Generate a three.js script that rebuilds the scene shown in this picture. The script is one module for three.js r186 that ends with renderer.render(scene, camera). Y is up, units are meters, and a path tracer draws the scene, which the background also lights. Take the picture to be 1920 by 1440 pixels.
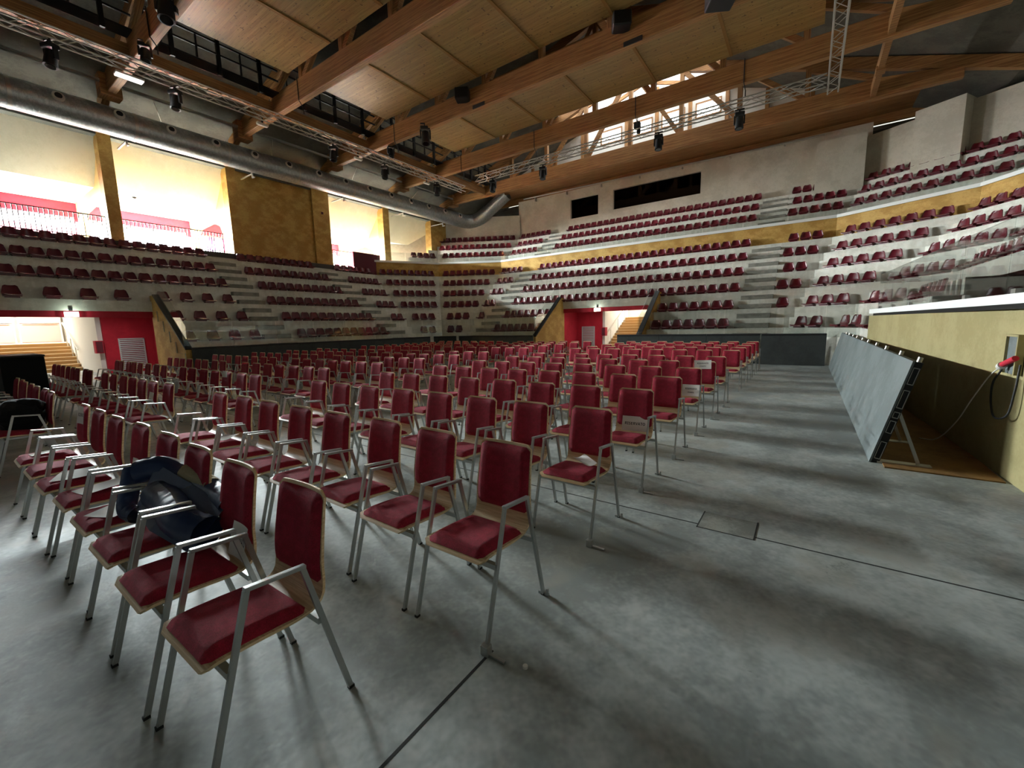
import * as THREE from 'three';
import { mergeGeometries, toCreasedNormals } from 'three/addons/utils/BufferGeometryUtils.js';
import { RoundedBoxGeometry } from 'three/addons/geometries/RoundedBoxGeometry.js';
import { RectAreaLightUniformsLib } from 'three/addons/lights/RectAreaLightUniformsLib.js';

// ---------------------------------------------------------------- camera, sky, exposure
RectAreaLightUniformsLib.init();
const scene = new THREE.Scene();
const camera = new THREE.PerspectiveCamera(2 * Math.atan(720 / 782.9) * 180 / Math.PI, 4 / 3, 0.05, 200);
camera.position.set(1.1677, 1.5581, 1.4041);
camera.rotation.set(-0.1382, 0.6146, -0.0234, 'YXZ');
scene.add(camera);
scene.background = new THREE.Color().setRGB(1.6, 1.75, 1.9);
const renderer = new THREE.WebGLRenderer();
renderer.toneMapping = THREE.LinearToneMapping;
renderer.toneMappingExposure = 2.25;
renderer.shadowMap.enabled = true;

// daylight in the gallery windows, the gable windows and the skylight; added lamps of the foyers
const DAY = new THREE.Color(0.86, 0.97, 1.0);
const GLOW_WINDOW = 1.4, GLOW_SKY = 0.9, SKY_TILT = 1.38, I_GALLERY = 2100, I_GABLE = 2, I_SKYLIGHT = 1.3, I_FOYER = 14;
function area(name, color, intensity, w, h, pos, target) {
  const l = new THREE.RectAreaLight(color, intensity, w, h);
  l.name = name; l.position.set(...pos); l.lookAt(...target); scene.add(l); return l;
}

// ---------------------------------------------------------------- helpers
let seed = 20240607;
const rnd = () => { seed = (seed * 1664525 + 1013904223) >>> 0; return seed / 4294967296; };
const rr = (a, b) => a + (b - a) * rnd();
const used = {};
function numbered(n) { const k = used[n] = (used[n] ?? -1) + 1; return k ? `${n}_${String(k).padStart(3, '0')}` : n; }
function flatAttr(g) {
  let h = g.index ? g.toNonIndexed() : g;
  for (const k of Object.keys(h.attributes)) if (!['position', 'normal', 'uv'].includes(k)) h.deleteAttribute(k);
  if (!h.attributes.normal) h.computeVertexNormals();
  if (!h.attributes.uv) h.setAttribute('uv', new THREE.BufferAttribute(new Float32Array(h.attributes.position.count * 2), 2));
  h.morphAttributes = {};
  return h;
}
function uvm(g) {   // uv in metres, picked by the direction each face looks
  const h = flatAttr(g), p = h.attributes.position.array, uv = h.attributes.uv.array;
  for (let i = 0; i < p.length; i += 9) {
    const ax = p[i + 3] - p[i], ay = p[i + 4] - p[i + 1], az = p[i + 5] - p[i + 2], bx = p[i + 6] - p[i], by = p[i + 7] - p[i + 1], bz = p[i + 8] - p[i + 2];
    const nx = Math.abs(ay * bz - az * by), ny = Math.abs(az * bx - ax * bz), nz = Math.abs(ax * by - ay * bx);
    for (let k = 0; k < 3; k++) {
      const x = p[i + 3 * k], y = p[i + 3 * k + 1], z = p[i + 3 * k + 2], o = (i / 3 + k) * 2;
      if (ny >= nx && ny >= nz) { uv[o] = x; uv[o + 1] = z; } else if (nx >= nz) { uv[o] = z; uv[o + 1] = y; } else { uv[o] = x; uv[o + 1] = y; }
    }
  }
  return h;
}
const mg = l => l.length === 1 ? uvm(l[0]) : uvm(mergeGeometries(l.map(flatAttr), false));
const box = (x0, y0, z0, x1, y1, z1) => new THREE.BoxGeometry(Math.abs(x1 - x0), Math.abs(y1 - y0), Math.abs(z1 - z0)).translate((x0 + x1) / 2, (y0 + y1) / 2, (z0 + z1) / 2);
const rbox = (x0, y0, z0, x1, y1, z1, r = 0.01, s = 2) => new RoundedBoxGeometry(Math.abs(x1 - x0), Math.abs(y1 - y0), Math.abs(z1 - z0), s, r).translate((x0 + x1) / 2, (y0 + y1) / 2, (z0 + z1) / 2);
const v3 = a => new THREE.Vector3(...a);
function along(g, p, q, up = [0, 1, 0]) {   // g is made along z, centred; put it between p and q
  const a = v3(p), b = v3(q), d = b.clone().sub(a).normalize(), u = v3(up);
  const x = new THREE.Vector3().crossVectors(u, d);
  if (x.lengthSq() < 1e-6) x.set(1, 0, 0);
  x.normalize(); const y = new THREE.Vector3().crossVectors(d, x);
  const m = new THREE.Matrix4().makeBasis(x, y, d).setPosition(a.add(b).multiplyScalar(0.5));
  return g.applyMatrix4(m);
}
const dist = (p, q) => Math.hypot(p[0] - q[0], p[1] - q[1], p[2] - q[2]);
const bar = (p, q, w, h, up) => along(new THREE.BoxGeometry(w, h, dist(p, q)), p, q, up);
const cyl = (p, q, r, n = 8, r2 = r) => along(new THREE.CylinderGeometry(r2, r, dist(p, q), n).rotateX(Math.PI / 2), p, q);
function tubeOf(pts, r, n = 40, m = 6) { return new THREE.TubeGeometry(new THREE.CatmullRomCurve3(pts.map(v3)), n, r, m); }
function strip(A, B) {   // quads between two polylines of equal length
  const p = [];
  for (let i = 0; i + 1 < A.length; i++) p.push(...A[i], ...B[i], ...A[i + 1], ...A[i + 1], ...B[i], ...B[i + 1]);
  const g = new THREE.BufferGeometry();
  g.setAttribute('position', new THREE.BufferAttribute(new Float32Array(p), 3)); g.computeVertexNormals();
  return g;
}
function mesh(name, geoms, m, parent, label) {
  const o = new THREE.Mesh(Array.isArray(geoms) ? mg(geoms) : geoms, m);
  o.castShadow = o.receiveShadow = true; o.name = parent ? name : numbered(name);
  if (label) o.userData.label = label;
  (parent ?? scene).add(o); return o;
}
function tag(o, label, category, group, kind) { o.userData.label = label; o.userData.category = category; if (group) o.userData.group = group; if (kind) o.userData.kind = kind; return o; }
function thing(name, label, category, pos = [0, 0, 0], turn = 0, group, kind) {
  const o = new THREE.Group(); o.name = numbered(name); o.position.set(...pos); o.rotation.y = turn; scene.add(o);
  return tag(o, label, category, group, kind);
}
const struct = (name, label, category, geoms, m) => tag(mesh(name, geoms, m), label, category, null, 'structure');
function copyOf(root, pos, turn) { const c = root.clone(); c.userData = { ...root.userData }; c.name = numbered(root.name.replace(/_\d{3}$/, '')); c.position.set(...pos); c.rotation.y = turn; scene.add(c); return c; }

const ORD = ['', 'first', 'second', 'third', 'fourth', 'fifth', 'sixth', 'seventh', 'eighth', 'ninth', 'tenth', 'eleventh', 'twelfth', 'thirteenth', 'fourteenth', 'fifteenth', 'sixteenth', 'seventeenth', 'eighteenth', 'nineteenth'];
const TENS = ['', '', 'twenty', 'thirty', 'forty', 'fifty', 'sixty'], TENTH = ['', '', 'twentieth', 'thirtieth', 'fortieth', 'fiftieth', 'sixtieth'];
const ordinal = n => n < 20 ? ORD[n] : n % 10 ? `${TENS[n / 10 | 0]}-${ORD[n % 10]}` : TENTH[n / 10 | 0];

// ---------------------------------------------------------------- textures
function lattice(n, s) { let q = s; const a = new Float32Array(n * n); for (let i = 0; i < n * n; i++) { q = (q * 1664525 + 1013904223) >>> 0; a[i] = q / 4294967296; } return a; }
function noiseField(size, octs, s) {   // tiling value noise, octs: [cells across u, cells across v, weight]
  const out = new Float32Array(size * size);
  let tot = 0;
  octs.forEach(([cu, cv, w], k) => {
    const n = Math.max(cu, cv), L = lattice(n, s + k * 977); tot += w;
    for (let j = 0; j < size; j++) {
      const y = j / size * cv, y0 = Math.floor(y), fy = y - y0, sy = fy * fy * (3 - 2 * fy), r0 = (y0 % cv) * n, r1 = ((y0 + 1) % cv) * n;
      for (let i = 0; i < size; i++) {
        const x = i / size * cu, x0 = Math.floor(x), fx = x - x0, sx = fx * fx * (3 - 2 * fx), c0 = x0 % cu, c1 = (x0 + 1) % cu;
        const a = L[r0 + c0] + (L[r0 + c1] - L[r0 + c0]) * sx, b = L[r1 + c0] + (L[r1 + c1] - L[r1 + c0]) * sx;
        out[j * size + i] += w * (a + (b - a) * sy);
      }
    }
  });
  for (let i = 0; i < out.length; i++) out[i] /= tot;
  return out;
}
function tex(size, fn, metres, srgb = true) {
  const d = new Uint8Array(size * size * 4);
  for (let i = 0; i < size * size; i++) { const c = fn(i, i % size, (i / size) | 0); d[4 * i] = c[0]; d[4 * i + 1] = c[1]; d[4 * i + 2] = c[2]; d[4 * i + 3] = 255; }
  const t = new THREE.DataTexture(d, size, size); t.wrapS = t.wrapT = THREE.RepeatWrapping; t.magFilter = THREE.LinearFilter; t.minFilter = THREE.LinearMipmapLinearFilter; t.generateMipmaps = true;
  if (srgb) t.colorSpace = THREE.SRGBColorSpace;
  t.repeat.set(1 / metres[0], 1 / metres[1]); t.needsUpdate = true; return t;
}
const cl = x => Math.max(0, Math.min(255, x));
const mixc = (a, b, t) => [cl(a[0] + (b[0] - a[0]) * t), cl(a[1] + (b[1] - a[1]) * t), cl(a[2] + (b[2] - a[2]) * t)];
const ss = (a, b, x) => { const t = Math.max(0, Math.min(1, (x - a) / (b - a))); return t * t * (3 - 2 * t); };

const FN = noiseField(1024, [[5, 5, 1], [12, 12, 0.8], [30, 30, 0.55], [90, 90, 0.4], [260, 260, 0.35], [512, 512, 0.3]], 11);
const FN2 = noiseField(1024, [[7, 7, 1], [22, 22, 0.7], [70, 70, 0.4]], 77);
const floorMap = tex(1024, (i, x, y) => {
  let c = mixc([138, 143, 139], [186, 191, 186], ss(0.33, 0.67, FN[i]));
  c = mixc(c, [164, 158, 143], 0.4 * ss(0.55, 0.72, FN2[i]));
  return mixc(c, [112, 116, 112], 0.5 * ss(0.66, 0.74, FN[(i * 7 + 31337) % FN.length]) * ss(0.5, 0.6, FN2[i]));
}, [7.3, 7.3]);
const floorBump = tex(512, i => { const v = cl(255 * FN[((i / 512) | 0) * 2048 + (i % 512) * 2]); return [v, v, v]; }, [3.1, 3.1], false);
const WG = noiseField(1024, [[3, 40, 1], [6, 120, 0.9], [14, 300, 0.7], [40, 512, 0.35], [2, 6, 0.5]], 31);
const woodMap = tex(1024, (i, x, y) => mixc([128, 86, 44], [172, 126, 74], ss(0.34, 0.66, WG[i])), [2.6, 1.1]);
const woodMapV = tex(1024, (i, x, y) => { const k = x * 1024 + y; return mixc([128, 86, 44], [172, 126, 74], ss(0.34, 0.66, WG[k])); }, [1.1, 2.6]);
const KN = noiseField(1024, [[34, 52, 1]], 5);
const panelMap = tex(1024, (i, x, y) => {
  const b = (y / 1024 * 26) | 0, e = (y / 1024 * 26) % 1, h = ((b * 73 + 19) % 29) / 29;
  let c = mixc([138, 108, 58], [172, 140, 84], 0.35 * h + 0.65 * ss(0.34, 0.66, WG[i]));
  c = mixc(c, [84, 58, 28], 0.75 * ss(0.86, 0.94, KN[i]));
  return e < 0.035 ? mixc(c, [92, 68, 34], 0.6) : c;
}, [2.8, 2.6]);
const plasterMap = (a, b, m, s) => { const n = noiseField(512, [[4, 4, 1], [11, 11, 0.8], [40, 40, 0.5], [160, 160, 0.5]], s); return tex(512, i => mixc(a, b, ss(0.32, 0.68, n[i])), m); };
const TN = noiseField(512, [[6, 3, 1], [60, 5, 0.6], [30, 30, 0.6], [160, 120, 0.5]], 91);
const terraceMap = tex(512, i => mixc([202, 198, 185], [224, 221, 210], ss(0.3, 0.7, TN[i])), [4.2, 2.3]);
const FB = noiseField(256, [[8, 8, 0.6], [64, 64, 0.8], [128, 128, 1]], 63);
const fabricMap = tex(256, i => mixc([138, 17, 40], [176, 29, 57], ss(0.25, 0.75, FB[i])), [0.21, 0.21]);
const fabricBump = tex(256, i => { const v = cl(255 * FB[i]); return [v, v, v]; }, [0.05, 0.05], false);
const plyMap = tex(512, (i, x, y) => { const k = y * 2 * 1024 + x * 2; return mixc([206, 174, 130], [234, 208, 166], ss(0.34, 0.66, WG[k])); }, [0.8, 0.35]);
const DN = noiseField(512, [[16, 16, 1], [60, 60, 1], [200, 200, 0.5]], 12);
const zincMap = tex(512, i => mixc([158, 162, 162], [190, 194, 194], ss(0.2, 0.8, DN[i])), [1.2, 1.2]);
const ductBump = tex(256, (i, x) => { const v = (x % 32) < 4 ? 255 : 90; return [v, v, v]; }, [1.0, 1.0], false);

const S = (o) => new THREE.MeshStandardMaterial(o);
const M = {
  floor: S({ map: floorMap, bumpMap: floorBump, bumpScale: 0.004, roughness: 0.62 }),
  joint: S({ color: '#2c2b28', roughness: 0.95 }),
  hatch: S({ map: plasterMap([120, 120, 112], [150, 150, 140], [0.9, 0.9], 404), roughness: 0.8 }),
  cover: S({ map: plasterMap([120, 86, 40], [146, 108, 54], [1.7, 1.7], 414), roughness: 0.8 }),  // brown of the added sheet, imitating the dim warm shade behind the barrier
  fabric: new THREE.MeshPhysicalMaterial({ map: fabricMap, bumpMap: fabricBump, bumpScale: 0.0015, roughness: 0.9, sheen: 0.5, sheenColor: new THREE.Color('#d8536e'), sheenRoughness: 0.5 }),
  ply: S({ map: plyMap, roughness: 0.45 }),
  steel: S({ color: '#b2b4b2', metalness: 0.7, roughness: 0.4 }),
  rubber: S({ color: '#191919', roughness: 0.8 }),
  terrace: S({ map: terraceMap, roughness: 0.85 }),
  stepGrey: S({ map: plasterMap([118, 116, 107], [142, 139, 129], [1.6, 0.8], 515), roughness: 0.95 }),
  galleryFloor: S({ color: '#4a4640', roughness: 0.7 }),
  shell: S({ color: '#601622', roughness: 0.3 }),
  cream: S({ map: plasterMap([190, 182, 164], [208, 201, 184], [5, 5], 616), roughness: 0.9 }),
  soffit: S({ map: plasterMap([222, 220, 198], [232, 230, 210], [5, 5], 626), roughness: 0.9 }),
  white: S({ color: '#e9e9e4', roughness: 0.85 }),
  tile: S({ color: '#e6e8e4', roughness: 0.8 }),
  gold: S({ map: plasterMap([176, 134, 62], [206, 166, 92], [2.4, 1.7], 717), roughness: 0.75 }),
  yellow: S({ map: plasterMap([146, 134, 90], [160, 148, 104], [3, 3], 727), roughness: 0.8 }),
  peach: S({ color: '#ecca84', roughness: 0.85 }),
  red: S({ map: plasterMap([176, 26, 48], [194, 34, 56], [3, 3], 737), roughness: 0.8 }),
  maroon: S({ color: '#5e1524', roughness: 0.7 }),
  greyWall: S({ map: plasterMap([104, 105, 98], [122, 123, 115], [3, 3], 747), roughness: 0.9 }),
  roof: S({ map: plasterMap([92, 89, 80], [110, 106, 96], [3, 3], 757), roughness: 0.95 }),
  wood: S({ map: woodMap, roughness: 0.6 }),
  woodV: S({ map: woodMapV, roughness: 0.6 }),
  panel: S({ map: panelMap, roughness: 0.42 }),
  batten: S({ color: '#8a6430', roughness: 0.7 }),
  stairWood: S({ color: '#b98e58', roughness: 0.6 }),
  nosing: S({ color: '#e0c598', roughness: 0.6 }),
  zinc: S({ map: zincMap, bumpMap: ductBump, bumpScale: 0.004, metalness: 0.7, roughness: 0.42 }),
  alu: S({ color: '#b9b6ae', metalness: 0.8, roughness: 0.35 }),
  black: S({ color: '#141415', roughness: 0.6 }),
  blackSteel: S({ color: '#1b1a19', roughness: 0.5, metalness: 0.4 }),
  board: S({ map: plasterMap([46, 49, 47], [56, 59, 57], [2, 2], 767), roughness: 0.7 }),
  boardGrey: S({ map: plasterMap([92, 99, 98], [108, 115, 114], [2.2, 2.2], 777), roughness: 0.6 }),
  drape: S({ color: '#0d0d0f', roughness: 1 }),
  boothGlass: new THREE.MeshPhysicalMaterial({ color: '#6a6e70', roughness: 0.02, transmission: 1, thickness: 0, ior: 1.5, specularIntensity: 0.3 }),
  glass: new THREE.MeshPhysicalMaterial({ color: '#f4f6f5', roughness: 0.02, transmission: 1, thickness: 0, ior: 1.5 }),
  darkGlass: S({ color: '#101114', roughness: 0.08 }),
  windowGlow: S({ color: '#ffffff', emissive: new THREE.Color(0.93, 0.99, 1), emissiveIntensity: GLOW_WINDOW, roughness: 0.3 }),
  skyGlow: S({ color: '#ffffff', emissive: new THREE.Color(0.95, 0.99, 1), emissiveIntensity: GLOW_SKY, roughness: 0.3 }),
  frame: S({ color: '#d8d4cc', roughness: 0.5 }),
  pink: S({ color: '#d8a6a2', roughness: 0.7 }),
  louvre: S({ color: '#cfd6d8', roughness: 0.5, metalness: 0.2 }),
  paper: S({ color: '#e9e4dc', roughness: 0.9 }),
  leather: S({ color: '#26365a', roughness: 0.4 }),
  lining: S({ color: '#a89c7e', roughness: 0.9 }),
  blackCloth: S({ color: '#0a0a0b', roughness: 1 }),
  lamp: S({ color: '#ffffff', emissive: new THREE.Color(1, 0.98, 0.94), emissiveIntensity: 2 }),
  exitLamp: S({ color: '#ffffff', emissive: new THREE.Color(0.8, 1, 0.86), emissiveIntensity: 1.2 }),
  cable: S({ color: '#24211f', roughness: 0.7 }),
  violet: S({ color: '#9a4aa8', roughness: 0.6 }),
};

// ---------------------------------------------------------------- plan of the stands
const T15 = Math.tan(Math.PI / 12), XM = -7.2425, G = 1.0118, RISE = 0.7583, Y1 = 1.2589, C15 = Math.cos(Math.PI / 12);
const ZL = 5.5;   // where the side stands end, behind the photographer
function ring(o) {   // corner points of a terrace edge set o metres back: side, corner segments, back, corner segments, side
  const k = o / C15 * Math.SQRT1_2;
  const L = [[-14.942 - T15 * o, -17 - o], [-16.197 - k, -16.275 - k], [-16.952 - o, -14.968 - T15 * o], [-16.952 - o, ZL]];
  return [...L.slice().reverse(), ...L.map(([x, z]) => [2 * XM - x, z])];   // 0 side end .. 3 back | 4 back .. 7 side end
}
const SEG = ['side_a', 'corner_a', 'corner_b', 'back', 'corner_c', 'corner_d', 'side_b'];   // between ring points i and i+1
const rowO = k => k <= 6 ? G * (k - 1) : 7.0 + (k - 7), rowY = k => k <= 6 ? Y1 + RISE * (k - 1) : 6.57 + 0.74 * (k - 7);
const EX = { back: [-9.75, -4.735], side: [-3.85, 1.1] };   // the passages: x range in the back stand, z range in the side stand
// pieces [a, b] of segment i of ring points P that row k keeps
function pieces(P, i, k) {
  const a = P[i], b = P[i + 1];
  if (k <= 2 && i === 3) return [[a, [EX.back[0], a[1]]], [[EX.back[1], a[1]], b]];
  if (k <= 2 && i === 0) return [[a, [a[0], EX.side[1]]], [[a[0], EX.side[0]], b]];
  if (k <= 2 && i === 6) return [[a, [a[0], -12.2]]];
  if (k >= 7 && i === 0) return [];
  if (k >= 7 && i === 1) { const t = (-22.4 - b[0]) / (a[0] - b[0]); return t > 0 ? [[[b[0] + (a[0] - b[0]) * Math.min(t, 1), b[1] + (a[1] - b[1]) * Math.min(t, 1)], b]] : []; }
  return [[a, b]];
}

// ---------------------------------------------------------------- floor
const floor = struct('floor', 'worn grey concrete arena floor with thin joints', 'floor', [box(-36, -0.25, -33, 13.2, 0, 7.8)], M.floor);
floor.geometry.setAttribute('uv', floor.geometry.attributes.uv);
mesh('floor_joint', [box(0.004, -0.002, -0.02, 0.018, 0.0007, 2.6)], M.joint, floor, 'dark joint between floor slabs');
mesh('floor_joint', [box(-16, -0.002, -1.925, 0.56, 0.0007, -1.91), box(0.945, -0.002, -1.92, 2.75, 0.0007, -1.905)], M.joint, floor, 'dark joint between floor slabs');
{
  const h = mesh('floor_hatch', [box(0.57, -0.01, -2.17, 0.94, 0.003, -1.87)], M.hatch, floor, 'patched rectangular floor hatch on the joint');
  mesh('hatch_edge', [box(0.56, -0.01, -2.18, 0.57, 0.002, -1.86), box(0.94, -0.01, -2.18, 0.95, 0.002, -1.86), box(0.56, -0.01, -1.87, 0.95, 0.002, -1.862)], M.joint, h);
}

// ---------------------------------------------------------------- terraces of the stands
const at3 = (q, y) => [q[0], y, q[1]];
function segStrips(o1, y1, o2, y2, k, segs = [0, 1, 2, 3, 4, 5, 6]) {
  const P = ring(o1), Q = ring(o2), out = [];
  for (const i of segs) {
    const a = pieces(P, i, k), b = pieces(Q, i, k);
    if (a.length !== b.length) continue;
    a.forEach((s, j) => out.push(strip([at3(s[0], y1), at3(s[1], y1)], [at3(b[j][0], y2), at3(b[j][1], y2)])));
  }
  return out;
}
{
  const T = thing('stand_terrace', 'off-white concrete terraces of the stands stepping up round the arena floor', 'terrace', [0, 0, 0], 0, null, 'structure');
  const F = -0.78;   // front wall of the stands
  mesh('front_wall', segStrips(F, 0, F, Y1 - 0.379, 1, [0, 1, 2, 3]), M.terrace, T);
  mesh('front_wall', segStrips(0, 0, 0, Y1 - 0.379, 1, [4, 5, 6]), M.terrace, T);
  mesh('tread', segStrips(F, Y1 - 0.379, 0, Y1 - 0.379, 1, [0, 1, 2, 3]), M.terrace, T);
  mesh('front_wall', [strip([[2 * XM + 14.942 + T15 * F, 0, -17 - F], [2 * XM + 14.942, 0, -17]], [[2 * XM + 14.942 + T15 * F, Y1 - 0.379, -17 - F], [2 * XM + 14.942, Y1 - 0.379, -17]])], M.terrace, T);
  for (let k = 1; k <= 9; k++) {
    const o = rowO(k), y = rowY(k), last = k === 6 || k === 9;
    for (const g of segStrips(o, y - 0.379, o, y, k)) mesh('riser', [g], M.terrace, T);
    mesh('tread', segStrips(o, y, o + 0.5, y, k), M.terrace, T);
    if (!last) {
      for (const g of segStrips(o + 0.5, y, o + 0.5, y + 0.379, k)) mesh('riser', [g], M.terrace, T);
      mesh('tread', segStrips(o + 0.5, y + 0.379, rowO(k + 1), rowY(k + 1) - 0.379, k), M.terrace, T);
    }
  }
  mesh('riser', segStrips(5.56, 5.05, 5.56, 5.45, 6, [0]), M.terrace, T);
  // upper tier: golden parapet band, slab and wall behind the last row
  const band = [1, 2, 3, 4, 5, 6];
  for (const g of segStrips(5.56, 5.05, 5.56, 5.93, 6, band)) mesh('parapet_band', [g], M.gold, T, 'golden painted band below the upper tier');
  mesh('slab_edge', [...segStrips(5.5, 5.93, 5.5, 6.06, 6, band), ...segStrips(5.5, 5.93, 5.56, 5.93, 6, band)], M.white, T);
  mesh('tread', segStrips(5.5, 6.06, 7.0, 6.191, 6, band), M.terrace, T);
}

// grey step blocks that make the stairs up the terraces
const AISLE = [   // [segment, range along it at the first row, range at the sixth row, rows]
  [3, [-1.2, -0.05], [-1.2, -0.05]], [3, [-14.44, -13.29], [-14.44, -13.29]], [0, [-8.05, -6.95], [-8.05, -7.0]], [0, [-14.4, -13.3], [-13.5, -12.4]]];
function aisleRange(A, k) { const t = Math.min(1, (k - 1) / 5); return [A[1][0] + (A[2][0] - A[1][0]) * t, A[1][1] + (A[2][1] - A[1][1]) * t]; }
AISLE.forEach((A, n) => {
  const where = ['up the back stand beside the corner near the barrier', 'up the back stand beside the corner near the gallery', 'up the gallery stand beside the passage', 'up the gallery stand beside the corner'][n];
  const st = thing('terrace_stair', `flight of dark grey step blocks ${where}`, 'stair', [0, 0, 0], 0, null);
  for (let k = 1; k <= (A[0] === 3 ? 9 : 6); k++) {
    const [a, b] = aisleRange(A, k), o = rowO(k), y = rowY(k);
    for (const [oo, yy] of [[o, y - 0.379], [o + 0.5, y]]) {
      if ((k === 6 || k === 9) && oo > o) continue;
      if (A[0] === 3) mesh('step', [box(a, yy, -17 - oo, b, yy + 0.19, -17 - oo + 0.26)], M.stepGrey, st);
      else mesh('step', [box(-16.952 - oo, yy, a, -16.952 - oo + 0.26, yy + 0.19, b)], M.stepGrey, st);
    }
  }
});

// ---------------------------------------------------------------- back and corner walls
function holedWall(x0, x1, y0, y1, z, holes, th) {
  const s = new THREE.Shape([[x0, y0], [x1, y0], [x1, y1], [x0, y1]].map(p => new THREE.Vector2(...p)));
  for (const [a, b, c, d] of holes) s.holes.push(new THREE.Path([[a, c], [a, d], [b, d], [b, c]].map(p => new THREE.Vector2(...p))));
  return new THREE.ExtrudeGeometry(s, { depth: th, bevelEnabled: false }).translate(0, 0, z - th);
}
const BOOTH = [[-13.18, -11.07, 9.03, 10.34], [-10.0, -4.55, 9.13, 10.39]];
struct('wall_back', 'cream plastered wall above the back stand with two dark booth openings', 'wall', [holedWall(-17.6, 3.2, 5.9, 10.95, -26.65, BOOTH, 0.35)], M.cream);
for (const [i, [a, b, c, d]] of BOOTH.entries()) {
  const w = thing(`window_${i + 1}`, i ? 'long dark control booth window in the cream back wall' : 'short dark control booth window in the cream back wall', 'window', [0, 0, 0], 0, null, 'structure');
  mesh('booth_recess', [box(a - 0.02, c - 0.02, -28.9, b + 0.02, c, -26.9), box(a - 0.02, d, -28.9, b + 0.02, d + 0.02, -26.9), box(a - 0.04, c, -28.9, a, d, -26.9), box(b, c, -28.9, b + 0.04, d, -26.9), box(a, c, -28.95, b, d, -28.9)], M.drape, w);
  mesh('pane', [box(a, c, -26.86, b, d, -26.84)], M.boothGlass, w);
}
{
  const P = ring(9.66), wallBits = [[1, 9.9], [2, 9.95], [4, 10.3], [5, 10.4], [6, 10.4]], names = { 1: 'wall_corner_gallery', 2: 'wall_corner_back', 4: 'wall_corner_far', 5: 'wall_corner_near', 6: 'wall_side' };
  for (const [i, top] of wallBits) {
    const a = P[i], b = P[i + 1];
    struct(names[i], `cream plastered wall behind the upper tier on ${{ 1: 'the corner beside the gallery', 2: 'the corner next to the booth wall', 4: 'the corner beyond the pilasters', 5: 'the second corner beyond the pilasters', 6: 'the far side' }[i]}`, 'wall',
      [bar(at3(a, (5.9 + top) / 2), at3(b, (5.9 + top) / 2), 0.3, top - 5.9)], M.cream);
  }
  struct('wall_pilaster', 'cream boxed pilaster at the end of the booth wall', 'wall', [box(1.02, 7.6, -27, 2.95, 10.28, -25.75)], M.cream);
  const a = P[4], d = [Math.cos(Math.PI / 6), Math.sin(Math.PI / 6)], n = [-0.5, 0.866];
  const q = t => [a[0] + d[0] * t + n[0] * 0.35, 9.0, a[1] + d[1] * t + n[1] * 0.35];
  struct('wall_pilaster', 'cream boxed pilaster in the corner wall above the seats', 'wall', [bar(q(2.1), q(3.7), 0.9, 2.8)], M.cream);
  // conduit along the booth wall
  const c = thing('wall_conduit', 'grey conduit pipe running along the top of the booth wall', 'pipe', [0, 0, 0]);
  mesh('pipe', [cyl([-17, 11.02, -26.45], [1.3, 10.8, -26.45], 0.05, 8)], M.alu, c);
  for (let x = -16; x < 1; x += 2.6) mesh('bracket', [box(x - 0.03, 10.72, -26.65, x + 0.03, 10.95 - (x + 17) * 0.012, -26.42)], M.alu, c);
}

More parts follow.
